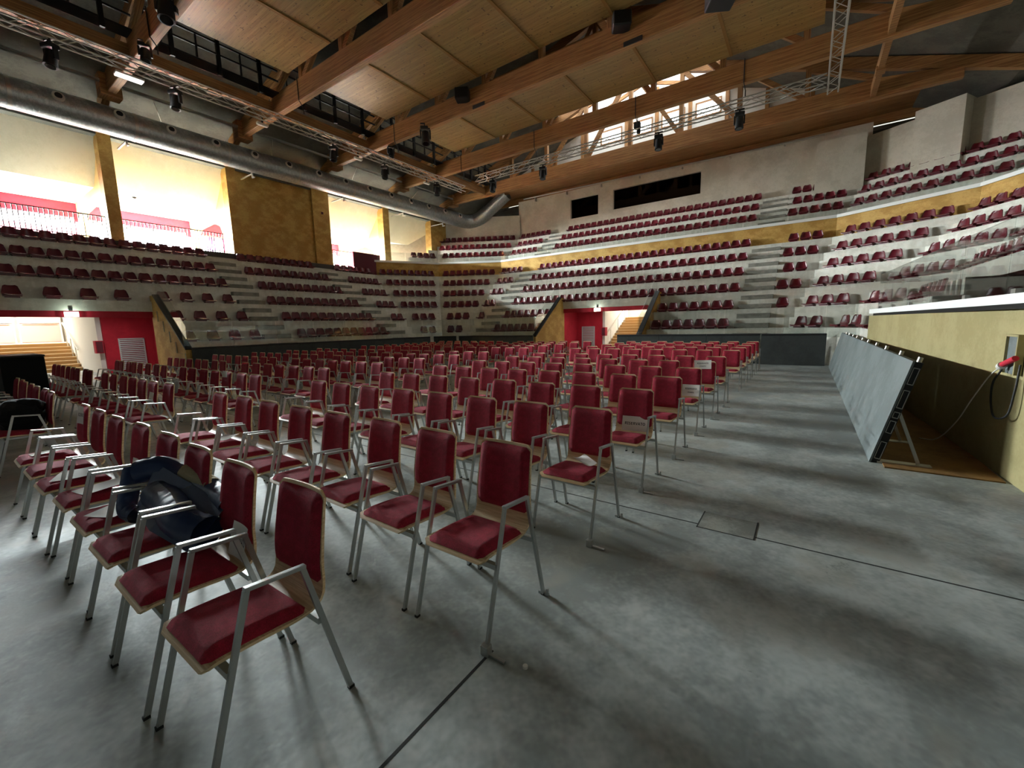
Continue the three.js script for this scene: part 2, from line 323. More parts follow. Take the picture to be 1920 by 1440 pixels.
// ---------------------------------------------------------------- roof, gable and skylight
const roofY = x => x < XM ? 10.15 + 0.325 * (x + 22.6) : Math.max(10.5, 10.15 + 0.325 * (2 * XM - x + 22.6));
const SK = { x0: -11.6, x1: -2.9, z0: -25.6, z1: -20.2 };
{
  const q = (x0, x1, z0, z1, t = 0.2) => { const a = roofY(x0), b = roofY(x1), s = new THREE.Shape([[x0, a], [x1, b], [x1, b + t], [x0, a + t]].map(p => new THREE.Vector2(...p))); return new THREE.ExtrudeGeometry(s, { depth: z1 - z0, bevelEnabled: false }).translate(0, 0, z0); };
  const knee = 2 * XM + 22.6 - (10.5 - 10.15) / 0.325;   // where the far slope turns flat
  struct('ceiling', 'grey boarded underside of the pitched roof', 'ceiling', [
    q(-23.2, SK.x0, -28, 7.5), q(SK.x0, XM, -28, SK.z0), q(SK.x0, XM, SK.z1, 7.5),
    q(XM, SK.x1, -28, SK.z0), q(XM, SK.x1, SK.z1, 7.5), q(SK.x1, knee, -28, 7.5), q(knee, 13, -28, 7.5)], M.roof);
  const sk = thing('window_3', 'bright glazed skylight in the roof with pale timber rafters', 'window', [0, 0, 0], 0, null, 'structure');
  for (const [xa, xb] of [[SK.x0, XM], [XM, SK.x1]]) for (let i = 0; i < 4; i++) {
    const za = SK.z0 + (SK.z1 - SK.z0) * i / 4, zb = SK.z0 + (SK.z1 - SK.z0) * (i + 1) / 4;
    mesh('window_pane', [q(xa, xb, za + 0.06, zb - 0.06, 0.02)], M.skyGlow, sk);
    mesh('rafter', [bar([xa, roofY(xa) - 0.08, zb], [xb, roofY(xb) - 0.08, zb], 0.12, 0.2)], M.wood, sk);
  }
  for (const [xa, xb, s] of [[SK.x0, XM, -1], [XM, SK.x1, 1]]) {
    const mx = (xa + xb) / 2, my = roofY(mx) - 0.015;
    area('skylight_light', DAY, I_SKYLIGHT, 5.2, 4.2, [mx, my, (SK.z0 + SK.z1) / 2], [mx - s * 0.325 * 3, my - 3, (SK.z0 + SK.z1) / 2]);
  }
  // gable wall with timber studs and windows
  const GZ = -25.0, wins = [[-10.13, -8.86], [-8.12, -7.02], [-6.4, -5.22], [-4.56, -3.36]];
  const sh = new THREE.Shape([[-20, 11.5], [6, 11.5], [6, 11.55], [XM, roofY(XM) - 0.02], [-18.5, roofY(-18.5)], [-20, 11.5]].map(p => new THREE.Vector2(...p)));
  for (const [a, b] of wins) sh.holes.push(new THREE.Path([[a, 12.7], [a, 13.4], [b, 13.4], [b, 12.7]].map(p => new THREE.Vector2(...p))));
  const gable = struct('wall_gable', 'white infill gable wall with timber studs above the booth wall', 'wall', [new THREE.ExtrudeGeometry(sh, { depth: 0.15, bevelEnabled: false }).translate(0, 0, GZ - 0.15)], M.white);
  for (const x of [-15.2, -13.4, -11.4, -8.5, -6.7, -4.88, -3.02, -1.18, 0.7, 2.4]) mesh('stud', [box(x - 0.09, 11.5, GZ, x + 0.09, Math.min(roofY(x), 15.1) - 0.05, GZ + 0.16)], M.woodV, gable);
  mesh('sill_beam', [box(-20, 11.3, GZ - 0.1, 6, 11.52, GZ + 0.2)], M.wood, gable);
  wins.forEach(([a, b], i) => {
    const w = thing(`window_${i + 4}`, `bright gable window between timber studs, ${ordinal(i + 1)} from the gallery side`, 'window', [0, 0, 0], 0, 'gable windows above the booth wall', 'structure');
    mesh('window_pane', [box(a, 12.7, GZ - 0.08, b, 13.4, GZ - 0.06)], M.skyGlow, w);
    mesh('window_frame', [box(a - 0.05, 12.65, GZ - 0.03, b + 0.05, 12.71, GZ + 0.05), box(a - 0.05, 13.39, GZ - 0.03, b + 0.05, 13.45, GZ + 0.05), box(a - 0.05, 12.7, GZ - 0.03, a + 0.01, 13.4, GZ + 0.05), box(b - 0.01, 12.7, GZ - 0.03, b + 0.05, 13.4, GZ + 0.05)], M.wood, w);
    area('gable_window_light', DAY, I_GABLE, b - a, 0.7, [(a + b) / 2, 13.05, GZ - 0.05], [(a + b) / 2, 12.4, GZ + 3]);
  });
  struct('ceiling_soffit', 'timber soffit between gable and booth wall', 'ceiling', [box(-20, 11.3, -27, 6, 11.4, GZ - 0.1), box(-20, 10.9, -27.1, 6, 11.4, -26.95)], M.wood);
}
// closing walls behind the photographer and above the far side
struct('wall_stage', 'dark stage wall closing the hall', 'wall', [box(-36, -0.2, 7.5, 13.2, 16, 7.8)], M.board);
struct('wall_far_fascia', 'cream fascia under the far eaves', 'wall', [box(12.2, 5.9, -28, 12.5, 11, 7.5)], M.cream);
struct('wall_gable_outer', 'outer wall behind the booth rooms', 'wall', [box(-36, -0.2, -33.3, 13.2, 16, -33)], M.cream);
struct('ceiling_outer', 'roof slab over the outer rooms', 'ceiling', [box(-36, 10.2, -33, -23, 10.4, 7.5), box(-23.2, 10.95, -33, 13, 11.15, -28)], M.roof);
struct('wall_under_far_side', 'plain wall closing the space under the far stand', 'wall', [box(13, -0.2, -33, 13.2, 11.5, 7.5)], M.cream);

// ---------------------------------------------------------------- gallery with its windows
const PIL = [[-4.22, -3.8], [-8.78, -8.35], [-13.72, -12.7], [-18.12, -17.62], [-23.9, -22.0]];
{
  const GX = -22.62, WX = -28.1;
  struct('floor_gallery', 'pale floor of the gallery beyond the pillars', 'floor', [box(WX - 0.3, 5.2, -24.5, GX + 0.14, 5.44, 7.5)], M.galleryFloor);
  struct('wall_gallery_fascia', 'grey fascia above the gallery openings behind the duct', 'wall', [box(GX - 0.3, 9.52, -24, GX + 0.1, 10.4, 7.5)], M.greyWall);
  PIL.forEach(([a, b], i) => {
    struct('pillar', ['ochre pillar between the first two gallery bays', 'ochre pillar at the edge of the blank wall panel', 'broad ochre pillar with a dark knot on it', 'slim ochre pillar beside the maroon booth', 'broad ochre pillar at the corner wall'][i], 'pillar', [box(GX - 0.45, 5.2, a, GX + 0.12, 10.3, b)], M.gold);
  });
  struct('wall_gallery_panel', 'blank ochre wall panel between two gallery pillars', 'wall', [box(GX - 0.3, 5.2, -12.7, GX - 0.02, 10.0, -8.78)], M.gold);
  struct('wall_gallery_end', 'end wall of the gallery', 'wall', [box(WX - 0.3, 5.2, -24.6, GX, 10, -24.4)], M.peach);
  // soffit and tiled ceiling
  const sec = new THREE.Shape([[GX - 0.28, 9.54], [-24.3, 7.88], [-24.3, 8.05], [GX - 0.28, 9.72]].map(p => new THREE.Vector2(...p)));
  struct('ceiling_soffit', 'cream sloping soffit behind the gallery openings', 'ceiling', [new THREE.ExtrudeGeometry(sec, { depth: 32, bevelEnabled: false }).translate(0, 0, -24.5)], M.soffit);
  const ct = struct('ceiling_gallery', 'white tiled ceiling of the gallery', 'ceiling', [box(WX, 7.93, -24.5, -24.3, 8.05, 7.5)], M.joint);
  for (let i = 0; i < 3; i++) for (let z = -23.6; z < 2; z += 1.26) { if (z > -13 && z < -9.4) continue; mesh('ceiling_tile', [box(-24.35 - 1.24 * (i + 1), 7.885, z, -24.35 - 1.24 * i - 0.02, 7.94, z + 1.24)], M.tile, ct); }
  // window wall: red spandrel, glowing windows and mullions
  struct('wall_spandrel', 'bright red spandrel above the gallery windows', 'wall', [box(WX - 0.2, 7.22, -24.5, WX, 8.0, 7.5)], M.red);
  struct('wall_window_sill', 'low red wall under the gallery windows', 'wall', [box(WX - 0.2, 5.2, -24.5, WX, 5.72, 7.5)], M.red);
  const bays = [[-3.7, 0.4], [-8.2, -4.3], [-12.7, -8.8], [-17.5, -13.8], [-21.9, -18.2]];
  bays.forEach(([a, b], i) => {
    const w = thing(`window_${i + 8}`, ['thin bright gallery window above the maroon wall in the bay before the first pillar', 'bright gallery window in the bay with the projector', 'bright gallery window behind the blank wall panel', 'bright gallery window in the bay of the maroon booth', 'bright gallery window in the bay beside the corner stand'][i], 'window', [0, 0, 0], 0, null, 'structure');
    const y0 = i ? 5.72 : 6.72;
    mesh('window_pane', [box(WX - 0.12, y0, a, WX - 0.1, 7.22, b)], M.windowGlow, w);
    if (!i) mesh('apron', [box(WX - 0.16, 5.72, a, WX + 0.02, y0, b)], M.maroon, w);
    for (let k = 0; k <= 3; k++) { const z = a + (b - a) * k / 3; mesh('mullion', [box(WX - 0.1, y0, z - 0.04, WX + 0.02, 7.22, z + 0.04)], M.frame, w); }
    if (i) mesh('transom', [box(WX - 0.1, 6.3, a, WX + 0.02, 6.35, b)], M.frame, w);
    // sky light comes down through the glass: each light lies across the window and looks down into the hall
    for (const [y, h] of [i ? [7.1, 0.5] : [7.1, 0.17]]) area('gallery_window_light', DAY, I_GALLERY, b - a, h, [WX + 0.3, y, (a + b) / 2], [WX + 0.3 + Math.cos(SKY_TILT), y - Math.sin(SKY_TILT), (a + b) / 2]);
    if (i < 4) struct('wall_mullion', 'red wall strip between gallery windows', 'wall', [box(WX - 0.2, 5.72, bays[i + 1][1], WX, 7.22, a)], M.red);
  });
  struct('wall_window_end', 'red wall beside the last gallery window', 'wall', [box(WX - 0.2, 5.72, -24.5, WX, 7.22, -21.9), box(WX - 0.2, 5.72, 0.4, WX, 7.22, 7.5)], M.red);
  // ribs between the bays, each with a chamfered opening
  for (const z of [-4.0, -8.56, -13.1, -17.87, -22.6]) {
    const p = [[GX - 0.4, 5.44], [GX - 0.4, 9.5], [-24.3, 7.9], [-27.45, 7.9], [-27.95, 7.9], [-27.95, 5.44], [-27.4, 5.44], [-27.4, 6.95], [-26.9, 7.3], [-24.9, 7.38], [-24.0, 7.0], [-23.75, 6.5], [-23.75, 5.44]];
    struct('wall_rib', 'peach rib wall with a chamfered opening between two gallery bays', 'wall', [new THREE.ExtrudeGeometry(new THREE.Shape(p.map(q => new THREE.Vector2(...q))), { depth: 0.24, bevelEnabled: false }).translate(0, 0, z - 0.12)], M.peach);
  }
  // railings: every baluster a part
  const rail = (z0, z1, label) => {
    const t = thing('gallery_railing', label, 'railing', [-22.72, 5.44, 0], 0);
    mesh('handrail', [box(-0.02, 0.92, z0, 0.02, 0.96, z1)], M.blackSteel, t); mesh('bottom_rail', [box(-0.012, 0.08, z0, 0.012, 0.11, z1)], M.blackSteel, t);
    const n = Math.round((z1 - z0) / 0.13), g = box(-0.012, 0, -0.014, 0.012, 0.92, 0.014), gg = mg([g]);
    for (let i = 0; i <= n; i++) { const b = mesh('baluster', gg, M.blackSteel, t); b.position.z = z0 + (z1 - z0) * i / n; }
  };
  rail(-3.75, 0.6, 'dark baluster railing of the gallery before the first pillar');
  rail(-8.1, -4.25, 'dark baluster railing of the gallery in the bay with the projector');
  rail(-15.0, -13.75, 'short dark baluster railing beside the maroon booth');
  // violet shutter and maroon booth
  const vi = thing('slatted_screen', 'violet and white slatted screen at the end of the gallery railing', 'screen', [-23.4, 5.44, -8.0]);
  for (let i = 0; i < 9; i++) mesh('slat', [box(-0.02, 0, i * 0.105 - 0.3, 0.02, 0.85, i * 0.105 - 0.25)], i % 2 ? M.violet : M.violet, vi);
  mesh('top_rail', [box(-0.02, 0.85, -0.32, 0.02, 0.9, 0.62)], M.frame, vi);
  const bo = thing('control_booth', 'maroon box booth standing on the gallery edge beside a slim pillar', 'booth', [-22.4, 5.06, -16.05]);
  mesh('front_panel', [box(-0.04, 0, -0.98, 0.04, 1.34, 0.98)], M.maroon, bo); mesh('side_panel', [box(-0.7, 0, -1.02, 0.04, 1.34, -0.94)], M.red, bo); mesh('side_panel', [box(-0.7, 0, 0.94, 0.04, 1.34, 1.02)], M.red, bo);
  const pr = thing('projector', 'ceiling projector hanging under the sloping soffit of the gallery', 'projector', [-25.0, 7.88, -5.2]);
  mesh('body', [rbox(-0.25, -0.1, -0.35, 0.25, 0.12, 0.35, 0.03)], M.frame, pr); mesh('lens', [cyl([0.25, 0, -0.1], [0.3, 0, -0.1], 0.07, 14)], M.black, pr); mesh('ceiling_mount', [cyl([-0.05, 0.1, 0], [-0.05, 0.02, 0], 0.025), box(-0.15, 0.1, -0.3, 0.05, 0.13, 0.3)], M.alu, pr);
  const kn = thing('wall_box', 'small dark junction box on the broad ochre pillar', 'junction box', [GX + 0.12, 8.35, -13.25]);
  mesh('cover', [rbox(0, -0.06, -0.06, 0.05, 0.06, 0.06, 0.01)], M.maroon, kn);
}
struct('wall_outer', 'outer wall behind the gallery and foyer', 'wall', [box(-36.3, -0.2, -33, -36, 10.4, 7.5)], M.cream);

// ---------------------------------------------------------------- passages out of the arena
// built for the back stand: u runs along x from the middle of the passage, w goes away from the arena; the side passage is the same thing turned
function passage(P, names) {
  const place = (g) => {   // local (u, y, -w): arena edge at w = 0
    const h = flatAttr(g).applyMatrix4(P);
    if (P.determinant() < 0) for (const k of ['position', 'normal', 'uv']) { const a = h.attributes[k], n = a.itemSize, r = a.array; for (let i = 0; i < a.count; i += 3) for (let j = 0; j < n; j++) { const t = r[(i + 1) * n + j]; r[(i + 1) * n + j] = r[(i + 2) * n + j]; r[(i + 2) * n + j] = t; } }
    return h;
  };
  const box3 = (u0, y0, w0, u1, y1, w1) => place(box(u0, y0, -w1, u1, y1, -w0));
  const H = 2.506, TOP = Y1 - 0.379;
  struct('wall_passage', `red painted walls lining the passage under the ${names.stand}`, 'wall', [
    box3(-H - 0.9, 0, 2.9, -H - 0.75, 2.4, 6.2), box3(H, 0, 2.97, H + 0.15, 2.4, 6.2), box3(-H - 0.9, 2.19, 2.86, H + 0.1, 2.42, 2.98)], M.red);
  struct('ceiling_passage', `low ceiling of the passage under the ${names.stand}`, 'ceiling', [box3(-H - 0.9, 2.4, 2.86, H + 0.1, 2.5, 6.3)], M.cream);
  const end = struct('wall_passage_end', `red end wall with a louvred panel in the passage under the ${names.stand}`, 'wall', [box3(-H - 0.8, 0, 6.05, -H + 0.85, 2.5, 6.2)], M.red);
  const lv = thing('louvre_panel', `white louvred vent panel on the red wall under the ${names.stand}`, 'vent', [0, 0, 0]);
  mesh('frame', [box3(-H - 0.42, 0.1, 6.0, -H - 0.38, 1.42, 6.05), box3(-H + 0.38, 0.1, 6.0, -H + 0.42, 1.42, 6.05), box3(-H - 0.4, 1.38, 6.0, -H + 0.4, 1.42, 6.05)], M.louvre, lv);
  for (let i = 0; i < 16; i++) mesh('slat', [box3(-H - 0.38, 0.12 + i * 0.079, 5.99, -H + 0.38, 0.17 + i * 0.079, 6.04)], M.louvre, lv);
  const fb = thing('fire_box', `small red hose box on the wall under the ${names.stand}`, 'hose box', [0, 0, 0]);
  mesh('box', [box3(-H + 0.9, 0.85, 5.9, -H + 1.15, 1.35, 6.2)], M.red, fb); mesh('door', [box3(-H + 0.93, 0.88, 5.88, -H + 1.12, 1.32, 5.9)], M.maroon, fb);
  // wing walls that follow the slope of the terraces, each with a sloping cap and a glass balustrade
  for (const s of [-1, 1]) {
    const a = s * H, b = s * (H + 0.16), u0 = Math.min(a, b), u1 = Math.max(a, b);
    const sh = new THREE.Shape([[-0.05, 0], [2.95, 0], [2.95, 2.98], [2.55, 2.98], [-0.05, TOP + 0.12]].map(p => new THREE.Vector2(...p)));
    const wing = place(new THREE.ExtrudeGeometry(sh, { depth: u1 - u0, bevelEnabled: false }).rotateY(Math.PI / 2).translate(u0, 0, 0));
    const wg = struct('wall_wing', `golden wing wall of the passage on the ${s < 0 ? names.wa : names.wb}`, 'wall', [wing], M.gold);
    mesh('cap', [place(bar([(a + b) / 2, TOP + 0.14, 0.06], [(a + b) / 2, 3.0, -2.56], u1 - u0 + 0.05, 0.05))], M.blackSteel, wg);
    const t = thing('glass_balustrade', `sloping glass balustrade on the ${s < 0 ? names.wa : names.wb} wing wall`, 'balustrade', [0, 0, 0]);
    const gs = new THREE.Shape([[0, TOP + 0.16], [2.5, 3.0], [2.5, 3.75], [0, TOP + 0.95]].map(p => new THREE.Vector2(...p)));
    mesh('pane', [place(new THREE.ExtrudeGeometry(gs, { depth: 0.012, bevelEnabled: false }).rotateY(Math.PI / 2).translate((a + b) / 2, 0, 0))], M.glass, t);
  }
  // inner stair
  const st = thing('staircase', `pale wooden stair rising out of the passage under the ${names.stand}`, 'stair', [0, 0, 0]);
  const n = names.steps, rise = names.top / n;
  for (let i = 0; i < n; i++) {
    const p = mesh('step', [box3(-H + 1.02, 0, names.w0 + i * 0.3, H + 0.28, rise * (i + 1) - 0.03, names.w0 + n * 0.3 + 0.1)], M.stairWood, st);
    mesh('nosing', [box3(-H + 1.02, rise * (i + 1) - 0.03, names.w0 + i * 0.3 - 0.02, H + 0.28, rise * (i + 1), names.w0 + (i + 1) * 0.3 + 0.05)], M.nosing, p);
  }
  // foyer behind it
  const w1 = names.w0 + n * 0.3, w2 = names.wEnd;
  struct('floor_foyer', `landing of the foyer behind the ${names.stand}`, 'floor', [box3(-H - 2, 0, w1 + 0.1, H + 3, names.top, w2)], M.nosing);
  [[box3(-H + 0.85, 0, 6.2, -H + 1.0, 4.2, w1 + 0.2), 'beside the stair'], [box3(H + 0.3, 0, 6.2, H + 0.45, 4.2, w1 + 0.2), 'across from the stair handrail'], [box3(-H - 2, 0, w2, H + 3, 4.2, w2 + 0.15), 'at the far end'], [box3(-H - 2.1, 0, w1, -H - 2, 4.2, w2), 'at the landing end'], [box3(H + 3, 0, w1, H + 3.1, 4.2, w2), 'at the other landing end'], [box3(-H - 2, 0, w1, -H + 0.9, 4.2, w1 + 0.15), 'returning to the stair'], [box3(H + 0.4, 0, w1, H + 3, 4.2, w1 + 0.15), 'returning past the stair']].forEach(([g, l]) => struct('wall_foyer', `white foyer wall ${l}, behind the ${names.stand}`, 'wall', [g], M.white));
  struct('ceiling_foyer', `white ceiling of the foyer behind the ${names.stand}`, 'ceiling', [box3(-H - 2, 4.2, 6.2, H + 3, 4.35, w2 + 0.15)], M.white);
  struct('wall_lintel', `white lintel between passage and foyer behind the ${names.stand}`, 'wall', [box3(-H - 0.9, 2.5, 6.15, H + 0.5, 4.2, 6.3)], M.white);
  const hr = thing('handrail', `pale handrail beside the stair under the ${names.stand}`, 'handrail', [0, 0, 0]);
  mesh('rail', [place(cyl([-H + 1.08, 0.95, -names.w0], [-H + 1.08, names.top + 0.95, -w1], 0.03, 8))], M.frame, hr);
  for (let i = 0; i < 3; i++) { const f = (i + 0.5) / 3; mesh('post', [place(cyl([-H + 1.08, names.top * f, -names.w0 - (w1 - names.w0) * f], [-H + 1.08, names.top * f + 0.95, -names.w0 - (w1 - names.w0) * f], 0.02, 6))], M.frame, hr); }
  // ceiling lamps added in place of the daylight that brightens the foyer
  const c = new THREE.Vector3();
  for (let i = 0; i < 2; i++) {
    const wm = w1 + (w2 - w1) * (0.12 + 0.5 * i), um = i ? -0.2 : 0.4;
    const lp = thing('added_foyer_lamp', `added square ceiling lamp in the foyer behind the ${names.stand}, ${i ? 'by the end wall' : 'over the stair'}`, 'lamp', [0, 0, 0], 0, `added foyer lamps behind the ${names.stand}`);
    mesh('lamp_panel', [box3(um - 1.1, 4.12, wm - 0.6, um + 1.1, 4.16, wm + 0.6)], M.lamp, lp); mesh('housing', [box3(um - 1.15, 4.16, wm - 0.65, um + 1.15, 4.2, wm + 0.65)], M.frame, lp);
    c.set(um, 4.1, -wm).applyMatrix4(P);
    const l = area('added_foyer_lamp_light', new THREE.Color(1, 0.98, 0.94), I_FOYER, 2.2, 1.2, [c.x, c.y, c.z], [c.x + 0.001, c.y - 2, c.z]);
  }
  { const lp = thing('passage_lamp', `long ceiling lamp inside the passage under the ${names.stand}`, 'lamp', [0, 0, 0]);
    mesh('lamp_panel', [box3(-1.9, 2.345, 4.2, -0.5, 2.36, 4.5)], M.lamp, lp); mesh('housing', [box3(-1.95, 2.36, 4.15, -0.45, 2.4, 4.55)], M.frame, lp);
    c.set(-1.2, 2.335, -4.35).applyMatrix4(P); area('passage_lamp_light', new THREE.Color(1, 0.97, 0.92), 7, names.turned ? 0.3 : 1.4, names.turned ? 1.4 : 0.3, [c.x, c.y, c.z], [c.x, c.y - 1, c.z - 0.001]); }
  // exit sign on the header
  const e = thing('exit_sign', `lit exit sign box over the passage under the ${names.stand}`, 'exit sign', [0, 0, 0]);
  mesh('lamp_box', [box3(names.sign - 0.17, 2.2, 2.72, names.sign + 0.17, 2.36, 2.8)], M.exitLamp, e); mesh('bracket', [box3(names.sign - 0.04, 2.4, 2.75, names.sign + 0.04, 2.5, 2.9)], M.blackSteel, e);
  c.set(names.sign, 2.3, -2.6).applyMatrix4(P); const pl = new THREE.PointLight(new THREE.Color(0.8, 1, 0.86), 0.25); pl.position.copy(c); pl.name = 'exit_sign_light'; scene.add(pl);
}
const PB = new THREE.Matrix4().makeTranslation(XM, 0, -16.22);
// the side passage: its far wing, with the louvred wall, is on the side of the corner; mirror of the back one
passage(PB, { stand: 'back stand', wa: 'side facing the gallery corner', wb: 'side facing the grey barrier', w0: 6.3, steps: 12, top: 1.95, wEnd: 15.5, sign: -0.5 });
const MIR = new THREE.Matrix4().set(0, 0, 1, -16.17, 0, 1, 0, 0, 1, 0, 0, -1.375, 0, 0, 0, 1);
passage(MIR, { stand: 'gallery stand', wa: 'side towards the corner of the gallery stand', wb: 'side away from the corner of the gallery stand', w0: 9.6, steps: 8, top: 1.25, wEnd: 18.0, sign: -0.35, turned: true });
{ // doors at the end of the side foyer
  for (let i = 0; i < 3; i++) {
    const z = -0.2 - i * 1.75, d = thing(`door_${i + 1}`, ['pale pink double door leaf in the foyer, the one before the stair edge', 'pale pink foyer door leaf in the middle of the three', 'pale pink foyer door leaf beside the handrail'][i], 'door', [-33.95, 1.25, z], 0, null, 'structure');
    mesh('leaf', [rbox(-0.03, 0.02, -1.55, 0.03, 1.05, -0.05, 0.01)], M.pink, d); mesh('push_bar', [cyl([0.08, 1.02, -1.45], [0.08, 1.02, -0.15], 0.025, 8)], M.alu, d);
    mesh('door_frame', [box(-0.05, 0, -1.62, 0.05, 2.2, -1.55), box(-0.05, 0, -0.05, 0.05, 2.2, 0.02), box(-0.05, 2.14, -1.62, 0.05, 2.2, 0.02)], M.frame, d);
    mesh('upper_pane', [box(-0.01, 1.08, -1.55, 0.01, 2.14, -0.05)], M.white, d);
  }
}

// ---------------------------------------------------------------- yellow platform wall beside the barrier
{
  const a = [2.40, -12.1], b = [2.82, -3.95], n = 1;
  const dir = v3([b[0] - a[0], 0, b[1] - a[1]]).normalize();
  struct('wall_platform', 'pale yellow wall of the raised platform behind the grey barrier', 'wall', [bar([a[0] + 0.1, 0.8, a[1]], [b[0] + 0.1, 0.8, b[1]], 0.2, 1.605)], M.yellow);
  struct('wall_platform_return', 'dark red return wall at the end of the yellow platform wall', 'wall', [box(2.86, 0, -3.95, 6, 1.605, -3.8)], M.maroon);
  struct('wall_platform_end', 'pale yellow end wall of the raised platform', 'wall', [box(2.4, 0, -12.25, 4.5, 1.605, -12.1)], M.yellow);
  struct('trim_1', 'dark gap and white plinth along the top of the yellow platform wall', 'trim', [bar([a[0] + 0.16, 1.63, a[1]], [b[0] + 0.16, 1.63, b[1] + 4], 0.2, 0.05)], M.blackSteel);
  struct('trim_2', 'white plinth carrying the glass on the yellow platform wall', 'trim', [bar([a[0] + 0.13, 1.705, a[1] - 0.1], [b[0] + 0.33, 1.705, b[1] + 4], 0.28, 0.1)], M.white);
  struct('floor_platform', 'floor of the raised platform behind the yellow wall', 'floor', [box(3.15, 1.45, -12.05, 5.2, 1.6, 5.5)], M.terrace);
  const t = thing('glass_balustrade', 'tall glass balustrade on the white plinth above the yellow wall', 'balustrade', [0, 0, 0]);
  for (let i = 0; i < 9; i++) {
    const p = f => [a[0] + 0.14 + (b[0] + 0.34 - a[0] - 0.14) * f, 0, a[1] + (b[1] + 4 - a[1]) * f], q0 = p(i / 9), q1 = p((i + 0.985) / 9);
    mesh('pane', [bar([q0[0], 2.16, q0[2]], [q1[0], 2.16, q1[2]], 0.014, 0.82)], M.glass, t);
    mesh('clamp', [bar([q0[0], 1.78, q0[2] + 0.2], [q0[0], 1.78, q0[2] + 0.32], 0.05, 0.07)], M.alu, t);
  }
  const bx = thing('wall_recess_box', 'grey recessed cable box in the yellow platform wall', 'cable box', [2.79, 1.0, -4.5]);
  mesh('back', [box(-0.03, 0, -0.13, 0.0, 0.36, 0.13)], M.boardGrey, bx);
  mesh('rim', [box(-0.05, 0.35, -0.14, 0.0, 0.37, 0.14), box(-0.05, 0, -0.15, 0, 0.37, -0.13), box(-0.05, 0, 0.13, 0, 0.37, 0.15)], M.yellow, bx);
  const plug = thing('power_plug', 'red and white power plug in the cable box of the yellow wall', 'plug', [2.735, 1.06, -4.45]);
  mesh('body', [cyl([-0.02, 0.02, -0.1], [0, 0.1, 0.12], 0.025, 10)], M.red, plug); mesh('collar', [cyl([-0.02, 0.0, -0.13], [-0.02, 0.02, -0.08], 0.035, 12)], M.frame, plug);
  tag(mesh('power_cable', [tubeOf([[2.71, 1.05, -4.58], [2.68, 0.98, -4.65], [2.62, 0.7, -4.85], [2.58, 0.4, -5.1], [2.5, 0.12, -5.4], [2.42, 0.02, -5.8]], 0.006)], M.frame), 'thin pale cable hanging from the plug of the yellow wall', 'cable');
  tag(mesh('power_cable', [tubeOf([[2.72, 1.04, -4.55], [2.69, 0.9, -4.62], [2.68, 0.68, -4.55], [2.69, 0.58, -4.45], [2.73, 0.62, -4.34], [2.75, 0.85, -4.3], [2.77, 1.1, -4.33]], 0.009)], M.black), 'looped black cable hanging below the plug of the yellow wall', 'cable');
  struct('floor_added_sheet', 'added brown sheet standing in for the shaded strip behind the grey barrier', 'floor', [bar([2.3, 0.006, -12], [2.34, 0.006, -4.25], 0.85, 0.012)], M.cover);  // sheet added to give the shaded gap beside the wall its brown tone
}

